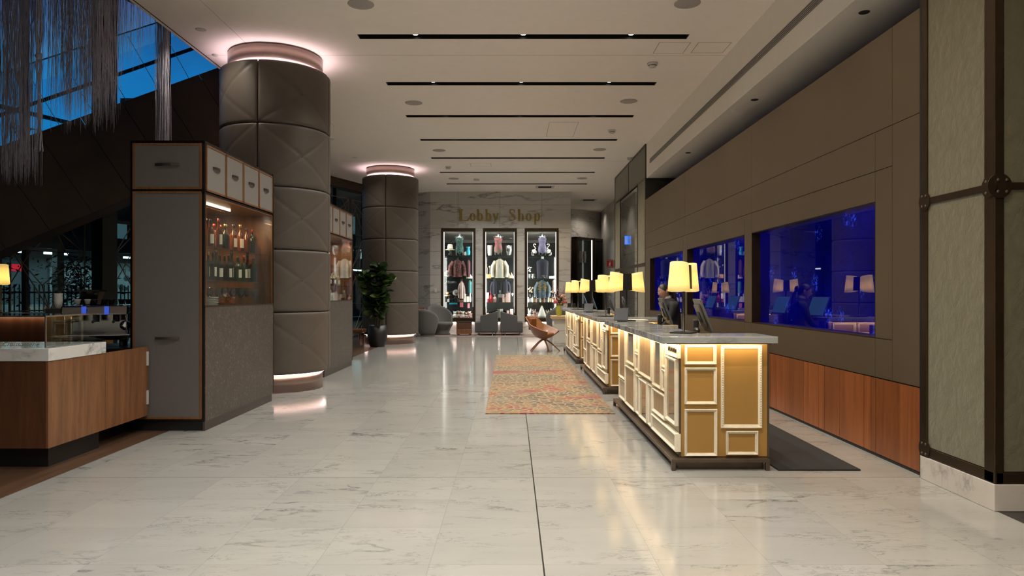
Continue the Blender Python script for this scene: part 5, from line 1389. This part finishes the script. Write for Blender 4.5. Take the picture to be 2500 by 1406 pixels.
# cognac leather swivel chair
o = thing('leather_chair', 'cognac leather shell chair on splayed wooden legs beside the flower shelf', 'chair', (.83, 18.45, 0), -.5)
def fn(u, v):
    a = PI - 2.25 + 4.5 * u; k = abs(u - .5) * 2
    h = 0.49 if k < .34 else (.49 - (k - .34) / .10 * .18 if k < .44 else .31 - .20 * max(0, (k - .44)) / .56)
    r = .23 + .20 * v ** .75
    return (r * math.cos(a) * 1.02 - (.05 * v if k < .4 else 0), r * math.sin(a) * 1.02, .40 + h * v)
MB().grid(fn, 44, 8, smooth=True).build('backrest', 'cognac', o, solid=.03)
MB().lathe([(.10, .32), (.22, .37), (.27, .42), (.25, .47), (.20, .485), (0, .485)], 26).build('seat', 'cognac', o)
MB().loft([[(-.36, y, z) for y, z in ((-.19, .55), (.19, .55), (.17, .86), (-.17, .86))], [(-.29, y, z) for y, z in ((-.17, .55), (.17, .55), (.15, .84), (-.15, .84))]], smooth=False).build('back_cushion', 'cognac', o, bevel=.02)
MB().cyl((0, 0, .28), (0, 0, .36), .05).build('swivel', 'black_metal', o)
for q in range(5):
    a = .5 + q * 2 * PI / 5
    MB().tube([(.04 * math.cos(a), .04 * math.sin(a), .31), (.2 * math.cos(a), .2 * math.sin(a), .2), (.42 * math.cos(a), .42 * math.sin(a), .0)], [.024, .022, .016], 8).build('leg', 'walnut', o)

# flower shelf
o = thing('flower_shelf', 'marble block with a pale wooden shelf at the end of the desk row', 'shelf', (1.12, 19.9, 0))
MB().box(.06, .75, .08, .9, 0, .78).build('marble_block', 'wall_marble', o)
wood('pale_wood', (0.42, 0.28, 0.13), (0.58, 0.42, 0.24), .5, 'x', 1)
MB().box(0, .95, 0, .95, .78, .86).build('shelf_board', 'pale_wood', o, bevel=.004)
o = thing('flower_vase', 'yellow green ribbed vase on the pale shelf holding pink flowers', 'vase', (1.335, 20.2, .86))
mat('lime_glass', (0.42, 0.42, 0.05), .12, coat=.5)
def rib(u, v):
    a = 2 * PI * u; prof = [(.055, 0), (.08, .08), (.088, .15), (.078, .22), (.058, .28), (.066, .30)]
    q = v * (len(prof) - 1); i = min(int(q), len(prof) - 2); f_ = q - i
    r = prof[i][0] * (1 - f_) + prof[i + 1][0] * f_; z = prof[i][1] * (1 - f_) + prof[i + 1][1] * f_
    r *= 1 + .06 * math.cos(a * 10)
    return (r * math.cos(a), r * math.sin(a), z)
MB().grid(rib, 60, 12).build('vase_body', 'lime_glass', o)
for s_ in range(1):
    pass
b0 = Vector((1.335, 20.2, 1.13)); rf = random.Random(3)
mat('leaf_green', (0.03, 0.07, 0.015), .5); mat('bloom_pink', (0.55, 0.12, 0.14), .6, var=.2); mat('bloom_peach', (0.60, 0.30, 0.20), .6, var=.2); mat('bloom_dusty', (0.35, 0.16, 0.17), .7, var=.3); mat('bloom_cream', (0.55, 0.45, 0.28), .6)
def bloom(k, dx, dz, rr, mt, label, spike=False):
    o = thing('cut_flower', label, 'flower', b0 + Vector((0, 0, -.12)), 0, 'flowers in the lime vase')
    tip = Vector((dx * .95, rf.uniform(-.08, .08), dz * .95 + .12))
    MB().tube([(0, 0, 0), (tip.x * .35, tip.y * .4, tip.z * .6), tip], .006, 5).build('stalk', 'leaf_green', o)
    m = MB()
    if spike:
        for i in range(9): m.ball(tip + Vector((rf.uniform(-.03, .03), rf.uniform(-.03, .03), -.16 + i * .035)), .022 - .0014 * i, 6, 4, jit=.2)
    else:
        for i in range(9):
            a = i * 2.4; m.ball(tip + Vector((math.cos(a), math.sin(a), 0)) * rr * .45 + Vector((0, 0, .2 * rr * math.sin(i))), rr * .55, 7, 5, jit=.15)
    m.build('bloom', mt, o)
    MB().grid(lambda u, v: (tip.x * .5 + (u - .5) * .07 * math.sin(PI * v), tip.y * .5 + .02 * v, tip.z * .5 + v * .16), 4, 6).build('leaf', 'leaf_green', o)
for i, (dx, dz, rr, mt, cn, sp) in enumerate(((-.10, .13, .075, 'bloom_pink', 'big pink bloom low on the left', False), (.10, .12, .06, 'bloom_pink', 'pink bloom low on the right', False), (.16, .22, .055, 'bloom_peach', 'peach bloom high on the right', False), (.02, .20, .05, 'bloom_peach', 'peach bloom in the middle', False), (-.02, .05, .055, 'bloom_cream', 'cream bloom just over the rim', False), (.20, .12, .05, 'bloom_pink', 'pink bloom hanging far right', False), (.09, .30, .05, 'bloom_cream', 'cream bloom near the top', False),
                                             (-.12, .42, .04, 'bloom_dusty', 'dusty pink spike on the left', True), (-.02, .46, .04, 'bloom_dusty', 'dusty pink spike in the middle', True), (.13, .48, .04, 'bloom_dusty', 'tallest dusty pink spike, leaning right', True), (-.06, .34, .04, 'bloom_dusty', 'short dusty pink spike', True), (-.03, .15, .065, 'bloom_pink', 'large pink bloom beside the big one', False), (.04, .32, .05, 'bloom_dusty', 'dusty bloom in the middle top', False), (.14, .32, .05, 'bloom_peach', 'peach bloom just under the tallest spike', False), (.06, .07, .055, 'bloom_cream', 'second cream bloom over the rim', False), (-.16, .24, .05, 'bloom_peach', 'peach bloom far left', False), (.05, .40, .04, 'bloom_dusty', 'slim dusty pink spike right of the middle', True))):
    bloom(i, dx, dz, rr, mt, cn + ' of the lime vase bouquet', sp)
tag(MB().box(-.10, .14, -.012, .012, 0, .36).build('black_screen', 'black_plastic', loc=(1.72, 20.55, .86), rot=(-.2, 0, .2)), 'black tilted screen on the pale shelf behind the flowers', 'monitor')

# fiddle leaf fig
mat('fig_leaf', (0.030, 0.065, 0.018), .38, var=.35, vscale=8, coat=.1); mat('fig_leaf_young', (0.10, 0.18, 0.035), .4, var=.2); mat('bark', (0.08, 0.055, 0.035), .8); mat('soil', (0.02, 0.014, 0.01), .95, bump=.5, bscale=60)
o = thing('potted_fig', 'tall fiddle leaf fig in a black pot before the second column', 'plant', (-3.80, 20.05, 0))
MB().lathe([(.19, 0), (.21, .02), (.27, .2), (.28, .34), (.245, .60), (.225, .60), (.25, .40), (0, .38)], 30).build('pot', 'black_plastic', o)
MB().lathe([(.0, .55), (.23, .55)], 20).build('soil', 'soil', o)
def leaf(m, p, d, L, Wd, rl):
    d = d.normalized(); side = d.cross(Vector((0, 0, 1))); side = side.normalized() if side.length > .05 else Vector((1, 0, 0)); up = side.cross(d)
    side = (side * math.cos(rl) + up * math.sin(rl)); up = side.cross(d)
    def fn(u, v):
        w = Wd * (math.sin(PI * min(1, v * .98 + .02)) ** .7) * (.65 + .55 * v)
        x = (u - .5) * 2
        return p + d * (L * v) + side * (w * x) + up * (-.35 * L * v * v + .10 * abs(x) * Wd)
    m.grid(fn, 6, 7)
fol = MB(); yg = MB(); tr = MB(); rp = random.Random(11)
stems = [((.0, 0, .55), (.02, -.05, 1.2), (-.03, -.08, 1.9), (.05, -.08, 2.28)), ((.05, .04, .55), (.14, -.1, 1.1), (.24, -.16, 1.7), (.32, -.2, 2.0)), ((-.05, 0, .55), (-.14, -.08, 1.2), (-.28, -.14, 1.75), (-.36, -.18, 2.05)), ((0, -.05, .55), (.05, -.2, .9), (.12, -.26, 1.3), (.14, -.3, 1.6))]
for st in stems:
    tr.tube(st, [.022, .018, .013, .006], 7)
    P = [Vector(p) for p in st]
    for i in range(60):
        q = .55 + 2.45 * (i / 60) ** .85; k = min(int(q), 2); f_ = q - k
        b_ = P[k].lerp(P[k + 1], f_)
        if b_.z < .95 and rp.random() < .6: continue
        a = i * 2.4 + rp.uniform(-.3, .3)
        d = Vector((math.cos(a), math.sin(a) * .75, rp.uniform(.0, .8)))
        if d.y > .4: d.y *= .4
        leaf(yg if rp.random() < .10 else fol, b_, d, rp.uniform(.20, .30), rp.uniform(.085, .12), rp.uniform(-1.3, 1.3))
for (dx, dz) in ((.16, .72), (.30, .80), (.20, .95)): leaf(yg, Vector((.12, -.2, dz)), Vector((dx, -.25, .1)), .26, .085, .5)
fol.build('foliage', 'fig_leaf', o); yg.build('young_leaves', 'fig_leaf_young', o); tr.build('stems', 'bark', o)

# ------------------------------------------------------------ ceiling fittings
for px, py, lab in ((881, 10, 'round ceiling speaker nearest the viewer on the left'), (1678, 8, 'round ceiling speaker nearest the viewer on the right'), (1010, 251, 'round ceiling speaker on the left between the second and third black slots'), (1535, 247, 'round ceiling speaker on the right between the second and third black slots'),
                    (1072, 367, 'round ceiling speaker on the left between the fourth and fifth black slots'), (1464, 365, 'round ceiling speaker on the right between the fourth and fifth black slots'), (1108, 436, 'farthest round ceiling speaker on the left'), (1421, 435, 'farthest round ceiling speaker on the right')):
    Y = F * 3.76 / (716 - py); x = (px - VX) * Y / F
    o = thing('ceiling_speaker', lab, 'speaker', (x, Y, ZC), 0, 'round ceiling speakers')
    MB().lathe([(0, -.010), (.155, -.010), (.17, -.004), (.17, 0)], 32).build('speaker_grille', 'speaker_white', o)
for px, py, lab in ((1593, 154, 'white smoke detector nearest the viewer on the right'), (1494, 318, 'white smoke detector on the right by the third black slot'), (1538, 385, 'white smoke detector over the far green pillar'), (1094, 407, 'white smoke detector on the left by the fifth black slot')):
    Y = F * 3.76 / (716 - py); x = (px - VX) * Y / F
    o = thing('smoke_detector', lab, 'smoke detector', (x, Y, ZC), 0, 'smoke detectors')
    MB().lathe([(.035, -.075), (.055, -.07), (.062, -.04), (.085, -.03), (.09, 0)], 20).build('detector_body', 'white_plastic', o)
    MB().lathe([(.066, -.048), (.066, -.040)], 20).build('vent_ring', 'charcoal', o); MB().ball((.02, -.01, -.075), .007, 6, 4).build('indicator', 'red', o)
tag(MB().box(-.09, .09, -.09, .09, -.05, 0).build('motion_sensor', 'white_plastic', loc=(-1.17, 23.4, ZC), bevel=.01), 'small white square sensor on the ceiling before the last slot', 'sensor')
for px, py, lab, on in ((491, 72, 'bright downlight over the open atrium edge, nearest the viewer', 1), (809, 339, 'downlight left of the second column, nearer of two', 1), (866, 384, 'downlight left of the second column, farther of two', 1), (1448, 475, 'downlight at the mouth of the passage', 1), (1446, 508, 'downlight deep in the passage', 1), (1481, 515, 'deepest downlight of the passage by the right wall', 1)):
    Y = F * 3.76 / (716 - py); x = (px - VX) * Y / F
    o = thing('downlight', lab, 'downlight', (x, Y, ZC), 0, 'recessed downlights')
    MB().lathe([(.075, -.004), (.06, -.005), (.058, -.001)], 20).build('trim_ring', 'white_plastic', o)
    MB().lathe([(.058, -.0015), (.045, -.0015)], 20, smooth=False).build('reflector', 'black_metal', o)
    MB().lathe([(0.0, -.0025), (.045, -.0025)], 16, smooth=False).build('lens', 'lens', o)
    spot('downlight_beam', (0, 0, -.03), 60 if px < 900 else 55, 140, .8, (1, .87, .72), .04, None, o)
for x, y, lab in ((.55, 29.2, 'downlight inside the shop seen through the middle display case'), (-.05, 30.0, 'second downlight inside the shop seen through the middle display case'), (1.35, 29.6, 'downlight inside the shop seen through the right display case'), (1.75, 28.6, 'second downlight inside the shop seen through the right display case')):
    o = thing('downlight', lab, 'downlight', (x, y, 3.82), 0, 'recessed downlights in the shop')
    MB().lathe([(.075, -.004), (.05, -.005)], 18, smooth=False).build('trim_ring', 'white_plastic', o)
    MB().lathe([(0.0, -.004), (.05, -.004)], 16, smooth=False).build('lens', 'lens', o)
    spot('downlight_beam', (0, 0, -.03), 45, 130, .8, (1, .93, .85), .04, None, o)
tag(MB().lathe([(0, -.012), (.045, -.012), (.05, 0)], 16).build('sprinkler_cap', 'white_plastic', loc=(-4.68, 11.2, ZC)), 'tiny white disc on the ceiling left of the first column', 'sprinkler')
def access(px0, px1, py0, py1, label):
    Y0 = F * 3.76 / (716 - py0); Y1 = F * 3.76 / (716 - py1); x0, x1 = (px0 - VX) * Y1 / F, (px1 - VX) * Y1 / F
    m = MB(); e = .010
    for a in ((x0, x1, Y0, Y0 + e), (x0, x1, Y1 - e, Y1), (x0, x0 + e, Y0, Y1), (x1 - e, x1, Y0, Y1)): m.box(*a, ZC - .0025, ZC)
    o = thing('access_panel', label, 'access panel', (0, 0, 0), 0, 'flush access panels')
    MB().box(x0 + e, x1 - e, Y0 + e, Y1 - e, ZC - .0015, ZC).build('panel', 'plaster', o); m.build('panel_joint', 'speaker_white', o)
access(1594, 1668, 103, 130, 'flush ceiling access panel near the viewer, left of two'); access(1686, 1764, 103, 129, 'flush ceiling access panel near the viewer, right of two')
access(1333, 1399, 298, 334, 'flush ceiling access panel between the third and fourth slots'); access(1150, 1200, 398, 407, 'flush ceiling access panel beyond the fifth slot')
mat('joint_grey', (0.33, .30, .275), .9)
jt = MB().box(-4.86, 3.38, 11.22, 11.226, ZC - .001, ZC).box(-4.0, -3.995, 8, 16, ZC - .001, ZC).box(-4.9, 3.38, 20.2, 20.206, ZC - .001, ZC)
struct(jt.build('trim_5', 'joint_grey'), 'hairline joints in the plaster ceiling', 'trim')
def diffuser(x, y, w, label):
    o = thing('air_diffuser', label, 'air diffuser', (x, y, ZC), 0, 'ceiling air diffusers')
    MB().box(-w, w, -.3, .3, -.008, 0).build('diffuser_frame', 'white_plastic', o)
    for k in range(5): MB().box(-w * .7, w * .7, -.2 + k * .09, -.15 + k * .09, -.014, -.008).build('slat', 'charcoal', o)
diffuser(1.16, 25.1, .33, 'square air diffuser on the ceiling just before the marble wall'); diffuser(3.09, 28.6, .33, 'square air diffuser on the passage ceiling')
# hanging wires sensor near the far pillar, signs
mat('sign_red', (0.50, 0.02, 0.025), .4); mat('sign_blue', (0.02, 0.08, 0.45), .3, emit=(.05, .2, 1.0), estr=1.2)
o = thing('fire_sign', 'red sign with a white extinguisher symbol on the passage wall', 'sign', (3.98, 28.9, 2.55))
MB().box(-.12, .11, -.02, .0, 0, .32).build('sign_plate', 'sign_red', o)
s_ = MB().box(-.035, .025, -.024, -.02, .07, .19).lathe([(.03, 0), (.0, .03)], 10, (-.005, -.022, .19), sy=.1).box(-.02, .03, -.024, -.02, .225, .24).box(.03, .04, -.024, -.02, .16, .24).box(-.1, .09, -.0235, -.02, .285, .295).box(-.1, .09, -.0235, -.02, .02, .03)
s_.build('symbol', 'plain_white', o); MB().box(.11, .125, -.03, .01, 0, .32).build('bracket', 'steel', o)
o = thing('restroom_sign', 'small blue lit sign projecting from the mirror pillar', 'sign', (3.20, 20.6, 2.92))
MB().box(.072, .155, -.02, .02, 0, .24).build('sign_box', 'sign_blue', o); MB().box(.155, .161, -.03, .03, .06, .18).build('bracket', 'steel', o)
MB().ball((.113, -.022, .18), (.014, .004, .016), 8, 5).box(.096, .130, -.024, -.02, .09, .16).box(.100, .110, -.024, -.02, .03, .09).box(.116, .126, -.024, -.02, .03, .09).build('figure_symbol', 'plain_white', o)
o = thing('wall_socket', 'small white switch plate on the marble wall left of the shop windows', 'switch', (-2.83, 26.298, 1.53))
MB().box(-.05, .05, -.012, 0, 0, .15).build('plate', 'white_plastic', o, bevel=.003); MB().box(-.02, .02, -.02, -.012, .05, .1).build('rocker', 'plain_white', o)

# ------------------------------------------------------------ stair over the left
mat('stair_panel', (0.066, 0.046, 0.030), .6, .05, var=.3, vscale=1.2); mat('rail_dark', (0.008, .010, .02), .4)
A = Vector((-8.6, 11.6, 0)); D = Vector((3.6, 1.7, 0)); LD = D.length; U = D / LD; NB = Vector((-U.y, U.x, 0))
def zt(s): return 3.92 + (s - .049 * LD) * .525
s0, s1 = -.55, 3.72; HT = 1.72
o = thing('staircase', 'dark brown panelled staircase rising across the left with a blue tinted glass balustrade', 'stair', (0, 0, 0))
def q3(s, b, z): p = A + U * s + NB * b; return (p.x, p.y, z)
def slab(m, sa, sb, b0, b1, lo, hi, sk=0.0):
    v = []
    for s, kk in ((sa, 0), (sb, 0)):
        for b_ in (b0, b1):
            v += [q3(s + sk, b_, zt(s) + lo), q3(s, b_, zt(s) + hi)]
    m.add(v, [(0, 4, 5, 1), (2, 3, 7, 6), (0, 2, 6, 4), (1, 5, 7, 3), (0, 1, 3, 2), (4, 6, 7, 5)])
SK = .62
e_ = [s0 - .6 + .62 * k for k in range(9)]
for a, b_ in zip(e_[:-1], e_[1:]):
    if a > s1 + .1: continue
    m = MB(); slab(m, a + .004, min(b_, s1 + .25) - .004, 0, .04, -HT - SK * .525 * 0, 0, 0.0)
    v = m.v
    # seams lean square to the rise
    m.v = []
    for i, (x, y, z) in enumerate(v):
        s = (Vector((x, y, 0)) - A).dot(U)
        if i % 2 == 0: s2 = s + .80; p = Vector((x, y, 0)) + U * .80; m.v.append((p.x, p.y, zt(s2) - HT))
        else: m.v.append((x, y, z))
    m.build('side_panel', 'stair_panel', o)
m = MB(); slab(m, s0, s1 + .2, .045, 1.1, -HT, -.2); m.build('flight', 'stair_panel', o)
m = MB()
for k in range(18):
    s = s0 + .05 + k * .24
    v = [q3(s, .06, zt(s) - .3), q3(s + .24, .06, zt(s) - .3), q3(s + .24, 1.05, zt(s) - .3), q3(s, 1.05, zt(s) - .3), q3(s, .06, zt(s + .24) - .16), q3(s + .24, .06, zt(s + .24) - .16), q3(s + .24, 1.05, zt(s + .24) - .16), q3(s, 1.05, zt(s + .24) - .16)]
    m.add(v, [(0, 3, 2, 1), (4, 5, 6, 7), (0, 1, 5, 4), (1, 2, 6, 5), (2, 3, 7, 6), (3, 0, 4, 7)])
m.build('steps', 'charcoal', o)
for bb in (.02, 1.06):
    k = s0 
    while k < s1:
        m = MB(); slab(m, k + .006, min(k + 1.05, s1 + .15) - .006, bb, bb + .012, 0.0, 1.20); m.build('glass_panel', 'rail_glass', o); k += 1.05
m = MB(); slab(m, s0, s1 + .15, 1.02, 1.08, .80, .86); m.build('handrail', 'rail_dark', o)
m = MB(); slab(m, s0, s1 + .15, .018, .034, 1.195, 1.215); m.build('rail_edge', 'steel', o)
emis('blue_led', (0.02, 0.25, 1.0), 5.0)
for k in range(9):
    s = s0 + .1 + k * .5
    if s + .45 > s1: continue
    m = MB(); m.tube([q3(s, .012, zt(s) + 1.12), q3(s + .47, .012, zt(s + .47) + .01)], .005, 4); m.build('glass_joint', 'white_plastic', o)

# ------------------------------------------------------------ hanging fringe
mat('string', (0.42, 0.41, 0.50), .9, var=.2, vscale=30)
def fringe(name, label, x0, x1, y0, y1, ztop, zb, n, seed, rad=.0019, clump=0):
    rg = random.Random(seed); m = MB()
    for i in range(n):
        if clump:
            c_ = rg.randrange(clump); bx = x0 + (x1 - x0) * (c_ + .5) / clump + rg.gauss(0, (x1 - x0) / clump * .35)
        else: bx = rg.uniform(x0, x1)
        by = rg.uniform(y0, y1); b0_ = zb(bx) + abs(rg.gauss(0, .28)) - .1
        pts = []; k = 7; dx, dy = 0, 0
        for j in range(k + 1):
            z = ztop + (b0_ - ztop) * j / k
            if j: dx += rg.gauss(0, .010); dy += rg.gauss(0, .010)
            pts.append((bx + dx, by + dy, z))
        m.tube(pts, [rad] * k + [rad * .35], 3, cap=False)
    o = m.build(name, 'string'); tag(o, label, 'hanging fringe'); return o
fringe('hanging_fringe', 'long pale string fringe hanging at the left edge, lowest of all', -6.45, -5.93, 8.6, 9.0, 6.2, lambda x: 2.95, 380, 1, clump=5)
fringe('hanging_fringe', 'wide pale string fringe hanging before the blue sky', -5.72, -5.0, 8.7, 9.1, 6.2, lambda x: 3.72 + .15 * math.sin(x * 30), 420, 2, clump=8)
fringe('hanging_fringe', 'short upper string fringe between the two long ones', -6.5, -4.85, 9.2, 9.5, 6.4, lambda x: 4.55 + .2 * math.sin(x * 5), 300, 3)
fringe('hanging_fringe', 'narrow straight string fringe hanging behind the near bar cabinet', -5.10, -4.94, 10.15, 10.25, 6.6, lambda x: 2.6, 95, 4, .003, clump=2)
kn = MB(); rk = random.Random(9)
for q in range(7):
    a = q * .9
    kn.tube([(.02 * math.cos(a), .02 * math.sin(a), 6.2), (.03 * math.cos(a + 1), .03 * math.sin(a + 1), 4.7), (.015 * math.cos(a), .015 * math.sin(a), 4.45), (.035 * math.cos(a), .03 * math.sin(a), 4.3), (.012 * math.cos(a), .01, 4.12), (.02 * math.cos(a + 2), .02, 3.7), (.05 * math.cos(a), .03 * math.sin(a), 3.25)], .009, 5)
kn.ball((0, 0, 4.42), (.04, .04, .06), 8, 6, jit=.2)
tag(kn.build('knotted_rope', 'string', loc=(-5.83, 8.75, 0)), 'single knotted rope hanging between the pale fringes', 'hanging rope')

# ------------------------------------------------------------ glazed front
mat('mullion', (0.014, 0.02, 0.022), .4, .4); mat('lattice_bronze', (0.20, 0.15, 0.10), .4, .6)
FL = 30.0
def fp(d, b=0.0, z=0.0): p = FP + FD * d + Vector((FD.y, -FD.x, 0)) * b; return Vector((p.x, p.y, z))   # b>0 : outwards
out_sign = 1.0 if fp(10, 1).x < fp(10, 0).x else -1.0
def fo(d, b=0.0, z=0.0): return fp(d, b * out_sign, z)
def fbox(m, d0, d1, b0, b1, z0, z1):
    v = [fo(d0, b0, z0), fo(d1, b0, z0), fo(d1, b1, z0), fo(d0, b1, z0), fo(d0, b0, z1), fo(d1, b0, z1), fo(d1, b1, z1), fo(d0, b1, z1)]
    f = [(0, 3, 2, 1), (4, 5, 6, 7), (0, 1, 5, 4), (1, 2, 6, 5), (2, 3, 7, 6), (3, 0, 4, 7)]
    m.add(v, f if out_sign < 0 else [q[::-1] for q in f]); return m
o = thing('window_4', 'tall dark glazed front along the left side of the lobby', 'window'); tag(o, kind='structure')
ds = [0.0, 1.7, 3.4, 5.1, 6.8, 8.5, 10.2, 11.9, 13.6, 15.3, 17.0, 18.7, 20.4, 22.1, 23.8, 25.5, 27.2, 28.9]
for a, b_ in zip(ds[:-1], ds[1:]): fbox(MB(), a + .03, b_ - .03, .0, .012, .05, 12).build('pane', 'facade_glass', o)
m = MB()
for a in ds: fbox(m, a - .03, a + .03, -.06, .06, 0, 12)
for z in (0.02, 3.05, 4.95, 8.0, 11.97): fbox(m, 0, 28.9, -.05, .05, z - .03, z + .03)
m.build('mullion', 'mullion', o)
fbox(MB(), 0, 12.0, -.10, .3, 4.98, 5.26).build('head_panel', 'bronze_dark', o)
# steel post standing in the front
m = MB(); fbox(m, 12.05, 12.40, -.55, -.25, 0, 9)
tag(m.build('steel_post', 'mullion'), 'thick dark steel post before the glazed front behind the coffee machine', 'post'); 
# bronze lattice screens
def lattice(k, d0, w, label):
    rg = random.Random(40 + k); o = thing('lattice_screen', label, 'screen', (0, 0, 0), 0, 'bronze lattice screens')
    B = -.18; m = MB()
    def rod(a, b_): m.tube([fo(d0 + a[0] * w, B, a[1]), fo(d0 + b_[0] * w, B, b_[1])], .011, 5)
    z = .02
    for i in range(4):
        h = 1.15; c_ = (.5 + rg.uniform(-.14, .14), z + h * (.5 + rg.uniform(-.12, .12)))
        if i % 2 == 0:
            for q in ((0, z), (1, z), (.5, z + h)): rod(q, c_)
            rod((0, z), (.5, z + h)); rod((1, z), (.5, z + h)); rod((.28, z), (c_[0], c_[1])); rod((.72, z), (c_[0], c_[1]))
        else:
            for q in ((0, z + h), (1, z + h), (.5, z)): rod(q, c_)
            rod((0, z + h), (.5, z)); rod((1, z + h), (.5, z)); rod((.0, z + h * .45), (.26, z + h)); rod((1, z + h * .45), (.74, z + h))
        rod((0, z + h), (1, z + h)); rod((0, z), (1, z)); z += h
    rod((0, .02), (0, z)); rod((1, .02), (1, z))
    m.build('lattice_rods', 'lattice_bronze', o)
# only the bays the room shows
for k, (d0, lab) in enumerate(((1.2, 'bronze lattice screen beside the second column'), (2.9, 'bronze lattice screen left of the fig plant'), (4.6, 'bronze lattice screen just behind the far bar cabinet'), (10.3, 'bronze lattice screen right of the steel post'), (12.5, 'bronze lattice screen left of the steel post'), (14.2, 'bronze lattice screen at the left edge behind the lamp'))):
    lattice(k, d0, 1.5, lab)

# ------------------------------------------------------------ outside: street at dusk
mat('street_dark', (0.02, 0.022, 0.022), .4, var=.3); mat('facade_far', (0.055, 0.075, 0.08), .7, var=.3, vscale=1.5); mat('facade_pale', (0.16, 0.20, 0.20), .7, var=.25); mat('fence_dark', (0.012, 0.014, 0.014), .5); mat('hedge_leaf', (0.006, 0.013, 0.009), .5, var=.5)
emis('tube_white', (0.80, 1.0, 1.0), 5.0); emis('sign_glow', (1.0, 0.03, 0.06), .7); emis('window_glow', (0.65, 0.85, 0.9), .75); emis('window_dim', (0.3, 0.55, 0.6), .16)
m = MB(); fbox(m, -34, 30, .02, 30, -.06, -.05); struct(m.build('street', 'street_dark'), 'dark street beyond the glazed front', 'street')
o = thing('street_building', 'dim concrete building across the street with light tubes under its eave', 'building'); 
fbox(MB(), -32, 26, 12, 12.5, 0, 3.3).build('wall', 'facade_far', o)
fbox(MB(), -32, 26, 9.4, 12.5, 3.15, 3.5).build('canopy', 'facade_far', o)
fbox(MB(), -32, 26, 9.3, 9.4, 3.0, 3.45).build('canopy_beam', 'fence_dark', o)
fbox(MB(), -32, 26, 11.8, 12.5, 3.5, 6.5).build('upper_wall', 'facade_far', o)
fbox(MB(), -32, -7.5, 11.9, 12.5, 6.5, 15).build('tower_wall', 'facade_far', o)
for k in range(20):
    fbox(MB(), -16 + k * 1.6, -16 + k * 1.6 + (.85 if k % 3 else .45), 10.2, 10.30, 2.86, 2.93).build('light_tube', 'tube_white', o)
for k in range(14):
    fbox(MB(), -18 + k * 1.9, -16.8 + k * 1.9, 11.74, 11.8, 3.75, 4.45).build('window', ('window_glow', 'facade_pale', 'window_dim', 'fence_dark')[k % 4], o)
    fbox(MB(), -18 + k * 1.9, -16.8 + k * 1.9, 11.74, 11.8, 5.3, 6.4).build('window', ('fence_dark', 'window_dim', 'facade_pale')[k % 3], o)
for k in range(14):
    fbox(MB(), -5 + k * 2.1, -4.75 + k * 2.1, 9.5, 9.75, 0, 3.15).build('pillar', 'fence_dark', o)
m = MB(); fbox(m, -1, 4.2, 11.93, 12, .9, 2.75); m.build('patterned_wall', 'facade_pale', o)
m = MB(); rq = random.Random(5)
for k in range(46):
    d_, z_, r_ = rq.uniform(-.9, 4.1), rq.uniform(1.5, 2.7), rq.uniform(.07, .13)
    m.add([fo(d_ + r_ * math.cos(q * .7854), 11.9, z_ + r_ * math.sin(q * .7854)) for q in range(8)], [tuple(range(8))])
m.build('wall_dots', 'street_dark', o)
fbox(MB(), 4.5, 20, 11.9, 12, .05, 1.1).build('pale_plinth', 'facade_pale', o)
for q in range(5):
    p = fo(-1 + q * 4, 10.6, 2.82); area('street_fill', p, 3.5, .3, 55, (.72, .95, 1.0), (0, 0, math.atan2(FD.y, FD.x)))  # unseen area lights added under the canopy to brighten the street
tag(fbox(MB(), 7.3, 7.62, 9.0, 9.1, 2.2, 2.42).build('red_sign', 'sign_glow'), 'blank glowing red sign across the street', 'sign')
o = thing('street_fence', 'dark railing fence across the street behind the plants', 'fence')
m = MB()
for k in range(180): fbox(m, -2 + k * .14, -1.975 + k * .14, 6.0, 6.03, 0, 1.75)
m.build('fence_bars', 'fence_dark', o); m = MB(); fbox(m, -2, 23, 5.98, 6.05, 1.5, 1.55); fbox(m, -2, 23, 5.98, 6.05, .2, .25); m.build('fence_rail', 'fence_dark', o)
def shrub(d, b_, h, w, label, seed):
    rg = random.Random(seed); o = thing('street_shrub', label, 'shrub', fo(d, b_, -.05), 0, 'plants outside the glazed front')
    m = MB(); t_ = MB(); t_.tube([(0, 0, 0), (.05, 0, h * .5), (0, .05, h * .9)], [.04, .03, .01], 6); t_.build('trunk', 'bark', o)
    for i in range(1500):
        c_ = Vector((rg.gauss(0, w * .42), rg.gauss(0, w * .3), h * rg.uniform(.35, 1.0)))
        a, b2 = rg.uniform(0, 6.28), rg.uniform(-.8, .8); L = rg.uniform(.03, .075)
        d1 = Vector((math.cos(a) * math.cos(b2), math.sin(a) * math.cos(b2), math.sin(b2))) * L; d2 = d1.cross(Vector((rg.gauss(0, 1), rg.gauss(0, 1), 1))).normalized() * L * .33
        m.add([c_ - d1, c_ + d2, c_ + d1, c_ - d2], [(0, 1, 2, 3)])
    m.build('leaves', 'hedge_leaf', o)
for k, (d, b_, h, w, lab) in enumerate(((15.0, 1.6, 3.4, 1.0, 'bushy plant outside at the far left edge'), (13.8, 3.6, 2.6, .9, 'low bushy plant outside behind the coffee machine'), (13.0, 2.2, 3.6, .9, 'tall leafy plant outside left of the steel post'), (11.2, 1.6, 2.4, .8, 'low leafy plant outside right of the steel post'), (4.0, 1.5, 3.0, .9, 'leafy plant outside behind the far bar cabinet'), (2.2, 1.4, 2.2, .8, 'leafy plant outside behind the fig'))):
    shrub(d, b_, h, w, lab, 60 + k)
